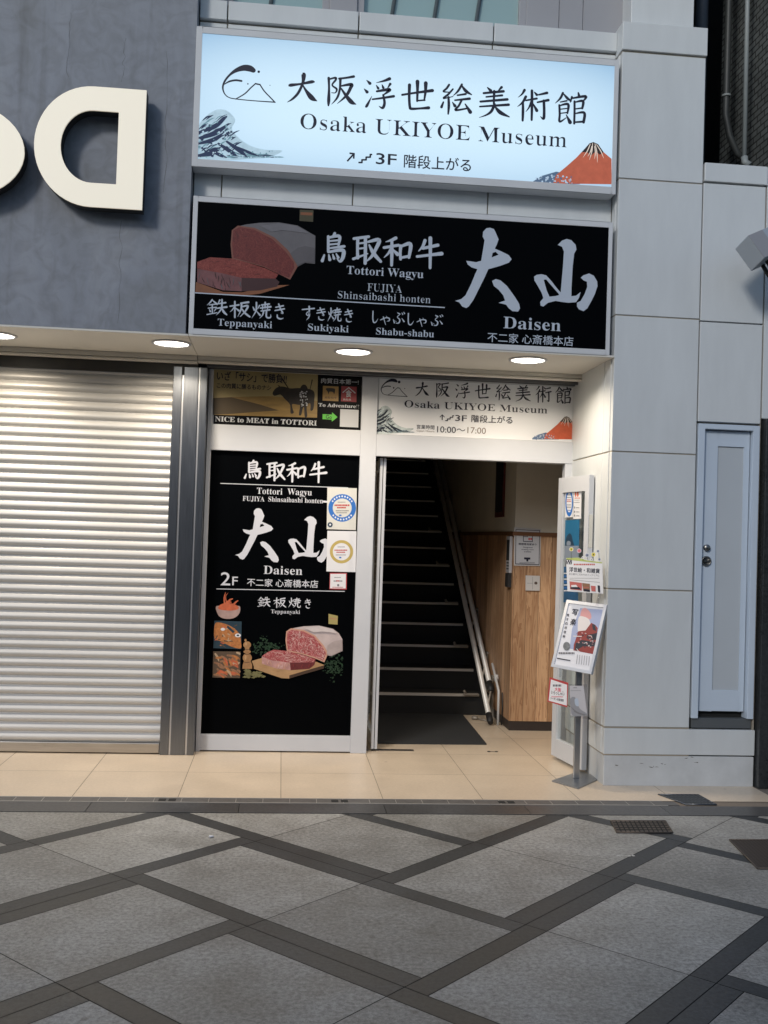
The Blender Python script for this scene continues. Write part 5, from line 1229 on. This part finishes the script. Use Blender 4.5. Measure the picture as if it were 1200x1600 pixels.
for k in range(26): x_, z_ = rnd.uniform(400, 630), rnd.uniform(450, 690); A.disc(x_, z_, rnd.uniform(6, 12), rnd.uniform(5, 11), rnd.choice((1, 4, 3)), 7); A.disc(x_, z_, 4, 4, 3, 6)
for k in range(16): x_, z_ = rnd.uniform(390, 620), rnd.uniform(470, 700); A.stroke([(x_, z_, .003), (x_+rnd.uniform(10, 40), z_+rnd.uniform(-30, 30), .005), (x_+rnd.uniform(20, 60), z_+rnd.uniform(-20, 40), .002)], rnd.choice((1, 2, 3)), n=3)
A.stroke([(370,512,.006), (470,516,.006)], 1, n=1)
A.text('写', (345, 245), (415, 250), 72, 5, .03, .03, fit=True); A.text('楽', (325, 372), (392, 378), 82, 5, .03, .03, fit=True)
for k, ch in enumerate('鬼才の浮世絵'): A.text(ch, (280-k*9.5, 262+k*53), (312-k*9.5, 266+k*53), 33, 5, .02, .02, fit=True)
A.disc(285, 638, 44, 54, 6, 24)
dashes(A, 185, 385, 735, 22, 7, rnd); A.poly([(165,782),(332,812),(330,824),(163,795)], 5)
for k in range(6): A.stroke([(420+k*30, 742+k*4, .003), (408+k*30, 860+k*4, .003)], 7, n=1, cap=False)
add_local(A.m, MP); A.build('poster_print', [mat('lilac_print', (.33, .38, .56), .45), mat('pale_print', (.66, .62, .62), .45), mat('maroon_print', (.24, .035, .03), .45), mat('black_pattern_print', (.02, .022, .035), .45), mat('pink_print', (.60, .30, .30), .45), INK, mat('seal_grey', (.15, .16, .17), .5, var=.4, scale=60), GREYI], fob)
# hanging cards share the yaw of the frame but hang plumb
exh = Vector((ex.x, ex.y, 0)).normalized(); eyh = Vector((0, 0, 1)).cross(exh)
RH = Matrix((exh, eyh, Vector((0, 0, 1)))).transposed()
def card(name, label, cat, anchor, quad, zoom, art, mats, thick=.0012, holder=None):
    MH = Matrix.Translation(Vector(anchor)) @ RH.to_4x4(); F = onplane(MH, 0)
    q = [F(zoom[0]+x*zoom[2], zoom[1]+z*zoom[2]) for x, z in quad]
    off = Vector((sum(p[0] for p in q)/len(q), min(p[1] for p in q)))
    t = thing(name, label, cat, MH @ Vector((off.x, 0, off.y)), None, RH)
    m = MB(); m.prism([(p[0]-off.x, p[1]-off.y) for p in q][::-1], -thick/2, thick/2); m.build('card', mats[0], t, local=True)
    A = Art(lambda x, z: tuple(Vector(F(zoom[0]+x*zoom[2], zoom[1]+z*zoom[2]))-off), -thick/2-.0004); A.flip = True
    art(A); A.build('print', mats[1:], t, local=True)
    return t, F, off
rnd = random.Random(17)
def c1(A):
    A.poly([(88,1052),(290,1120),(285,1380),(60,1318)], 0)
    dashes(A, 112, 225, 1142, 26, 3, rnd); A.text('大阪', (135, 1195), (215, 1215), 50, 1, .03, .03, fit=True); A.text('へ', (228, 1216), (248, 1220), 22, 2, fit=True)
    A.text('いらっしゃい', (92, 1232), (255, 1262), 44, 2, .03, .03, fit=True); dashes(A, 95, 240, 1275, 10, 1, rnd); A.text('クーポン対象施設', (80, 1300), (248, 1335), 32, 2, .02, .02, fit=True)
t, F, off = card('hanging_card', 'white card with a red border hanging from the lower left of the poster frame', 'sign', pt(874, 1060, 6.98), [(72,1025),(305,1095),(290,1402),(42,1328)], zp, c1, [mat('red_card', (.45, .05, .05), .5), PAPERW, mat('pink_red_ink', (.62, .05, .10), .5), INK, GREYI])
b = MB(); a = Vector(F(875, 1044))-off; c = Vector(F(875, 1058))-off; b.tube([(a.x, 0, a.y), (c.x+.004, -.004, (a.y+c.y)/2), (c.x, 0, c.y)], .006, 8); b.build('clip', PLAST, t, local=True)
def c2(A):
    A.poly([(335,1130),(510,1130),(560,1500),(350,1500)], 0); dashes(A, 385, 430, 1160, 12, 3, rnd); dashes(A, 350, 480, 1195, 10, 1, rnd)
    A.smooth([(345,1290),(400,1270),(425,1330),(470,1420),(560,1490),(380,1505),(350,1400)], 1); A.smooth([(400,1300),(440,1290),(450,1380),(410,1370)], 2)
    for k in range(3): A.stroke([(360+k*18, 1400+k*25, .006), (430+k*15, 1460+k*10, .008), (545, 1495, .004)], 3, n=3)
t, F, off = card('flyer_holder', 'clear acrylic flyer pocket with grey leaflets hanging below the poster frame', 'leaflet holder', pt(905, 1090, 6.86), [(318,1110),(520,1115),(572,1545),(345,1530)], zp, c2, [PLAST, mat('grey_leaflet', (.44, .44, .48), .4), mat('grey_swirl', (.24, .25, .28), .4), mat('blue_grey_swirl', (.38, .45, .56), .4), GREYI], thick=.03)
b = MB(); a = Vector(F(903, 1052))-off; c = Vector(F(901, 1068))-off; b.tube([(a.x, 0, a.y), (c.x, 0, c.y)], .007, 8); b.build('clip', PLAST, t, local=True)
def c3(A):
    A.poly([(215,560),(1005,600),(1020,1235),(238,1180)], 0)
    A.poly([(212,450),(460,440),(520,455),(660,500),(1000,545),(1004,570),(340,500),(212,480)], 1)
    A.poly([(210,480),(335,490),(330,590),(210,585)], 2); dashes(A, 222, 325, 530, 34, 6, rnd, .5); dashes(A, 222, 325, 580, 34, 6, rnd, .5)
    dashes(A, 375, 850, 610, 34, 3, rnd)
    A.text('浮世絵・和雑貨', (275, 745), (948, 800), 105, 2, .03, .03, fit=True); A.text('お土産やこだわりのインテリアに', (275, 805), (940, 880), 48, 5, .01, .01, fit=True)
    dashes(A, 285, 940, 900, 8, 5, rnd); A.poly([(285,925),(955,985),(955,992),(285,932)], 5)
    A.poly([(285,965),(560,1000),(560,1168),(300,1140)], 3); A.poly([(300,1100),(420,1060),(520,1110),(540,1150),(310,1130)], 2); A.poly([(320,1050),(430,1040),(470,1090),(330,1090)], 0)
    A.poly([(565,1000),(735,1020),(735,1198),(590,1180)], 7); A.poly([(590,1130),(735,1150),(735,1198),(600,1182)], 2); A.poly([(755,1060),(860,1070),(860,1190),(770,1180)], 3); A.poly([(905,1050),(955,1060),(960,1210),(915,1200)], 2)
    for x in range(590, 730, 24): A.disc(x, 1100, 9, 14, 3, 7)
    for (x, z, r, c, s_) in ((325, 258, 46, 8, 4), (500, 290, 48, 9, 3), (675, 390, 46, 10, 2), (815, 375, 52, 8, 2), (915, 300, 34, 10, 2), (945, 480, 34, 10, 2), (770, 480, 34, 0, 5), (580, 440, 28, 0, 2)):
        A.disc(x, z, r, r, 0, 18); A.disc(x, z, r*.86, r*.86, c, 18); A.disc(x, z, r*.3, r*.42, s_, 8)
    A.stroke([(495,340,.0035), (500,450,.0035)], 4, n=1); A.stroke([(680,436,.0035), (680,480,.0035)], 4, n=1); A.stroke([(815,425,.0035), (815,500,.0035)], 4, n=1); A.stroke([(935,335,.0035), (940,450,.0035)], 4, n=1); A.stroke([(325,300,.0035), (325,460,.0035)], 4, n=1)
t, F, off = card('shop_placard', 'white placard topped with round coloured badges above the tilted poster frame', 'sign', pt(914, 900, 6.95), [(205,455),(500,440),(660,495),(1005,540),(1025,1240),(236,1185)], zz, c3, [PAPERW, PAPERW, mat('lime_ink', (.45, .52, .16), .5), INK, mat('rose_ink', (.50, .13, .12), .5), mat('dark_green_ink', (.06, .10, .04), .5), GREYI, PAPERW, mat('photo_brown', (.26, .14, .08), .5), mat('lemon_ink', (.65, .56, .10), .5), mat('pink_ink', (.62, .22, .27), .5), mat('blue_grey_ink', (.30, .34, .46), .5)])
b = MB(); a = Vector(F(938, 926))-off; c = Vector(F(934, 946))-off; b.tube([(a.x, 0, a.y), (c.x, -.01, c.y)], .010, 8); b.build('clip', PLAST, t, local=True)

# ================================================================== spotlight on the right
c = pt(1187, 388, 6.5)
RS = (Matrix.Rotation(math.radians(-27), 3, 'Y') @ Matrix.Rotation(math.radians(18), 3, 'Z') @ Matrix.Rotation(math.radians(-14), 3, 'X'))
sp_ = thing('floodlight', 'grey box floodlight on a black bracket at the right edge of the white wall', 'floodlight', c, None, RS)
b = MB(); b.box(-.105, .30, -.075, .075, -.10, .09); b.build('housing', mat('floodlight_grey', (.36, .40, .44), .45), sp_, local=True, bevel=.006)
b = MB(); b.box(-.105, .03, -.0785, -.0755, -.097, .087); b.build('front_plate', mat('floodlight_plate', (.30, .30, .31), .4), sp_, local=True, bevel=.001)
b = MB()
for yy in (-.05, 0, .05): b.tube([(-.01, yy, -.085), (-.02, yy, -.15), (.03, yy+.05, -.22), (.14, yy+.12, -.28)], .014, 10)
b.tube([(.20, 0, -.28), (.24, .36, -.28)], .018, 10)
b.build('bracket', RUBBER, sp_, local=True)
b = MB()
for xx in (.005, .05): b.lathe([(0, -.004), (.006, -.003), (.007, 0)], (xx, -.079, -.08), 'Y', 10)
b.build('screw', STEELB, sp_, local=True)

# ================================================================== covers and bits on the ground
IRON = mat('brown_iron', (.10, .082, .068), .55, .5, var=.3, scale=20)
def cover(label, quad, mats, grid, name='ground_cover', z=.0035):
    cx = sum(p[0] for p in quad)/4; cy = sum(p[1] for p in quad)/4
    t = thing(name, label, 'drain cover', (cx, cy, 0))
    f = lambda a, c: tuple(quad[0][k]*(1-a)*(1-c)+quad[1][k]*a*(1-c)+quad[2][k]*a*c+quad[3][k]*(1-a)*c for k in (0, 1))
    m = MB(); m.face([(*p, z) for p in quad]); m.build('plate', mats[0], t, normals=False)
    m = MB(); n, k = grid
    for i in range(n):
        for j in range(k):
            e = .16
            m.face([(*f((i+e)/n, (j+e)/k), z+.003), (*f((i+1-e)/n, (j+e)/k), z+.003), (*f((i+1-e)/n, (j+1-e)/k), z+.003), (*f((i+e)/n, (j+1-e)/k), z+.003)])
    m.build('tread_pattern', mats[1], t, normals=False)
    m = MB()
    for i in range(4):
        p, q = Vector((*quad[i], z+.001)), Vector((*quad[(i+1) % 4], z+.001)); m.tube([p, q], .005, 6)
    m.build('rim', mats[1], t); return t
cover('brown cast iron drain grating in the paving before the white pillar', [(1.965, 5.735), (2.295, 5.735), (2.345, 5.975), (2.01, 5.975)], [DARK, IRON], (12, 5), 'drain_grating')
cover('brown iron manhole cover cut off at the right edge of the paving', [(2.50, 5.10), (3.10, 5.10), (3.10, 5.60), (2.575, 5.60)], [mat('rust_iron', (.075, .06, .05), .6, .3, var=.2, scale=8), mat('rust_iron_tread', (.09, .073, .061), .55, .3)], (26, 21), 'manhole_cover')
cover('dark chequer plate access cover in front of the service door', [(2.63, 6.36), (2.83, 6.36), (2.815, 6.61), (2.54, 6.61)], [mat('blue_grey_plate', (.07, .08, .09), .45, .6), mat('blue_grey_plate2', (.11, .12, .135), .4, .7)], (9, 6), 'access_cover')
b = MB(); x, y = G(330, 1309); b.tube([(x-.012, y, .0065), (x+.012, y+.004, .0065)], .006, 10); tag(b.build('cigarette_end', PAPERW), 'tiny white cigarette end lying on the granite paving', 'litter')
A = MB(); rnd = random.Random(2)
x, y = G(977, 1337)
for k in range(12):
    a, c = x+rnd.uniform(-.05, .05), y+rnd.uniform(-.015, .015); r = rnd.uniform(.004, .012)
    A.face([(a+r*math.cos(q)*rnd.uniform(.6, 1), c+r*math.sin(q)*rnd.uniform(.6, 1), .0012+k*.0001) for q in [2*math.pi*i/7 for i in range(7)]])
tag(A.build('paint_mark', mat('chalk_white', (.55, .55, .53), .8), normals=False), 'small white paint spatter on the granite paving below the drain grating', 'paint mark')
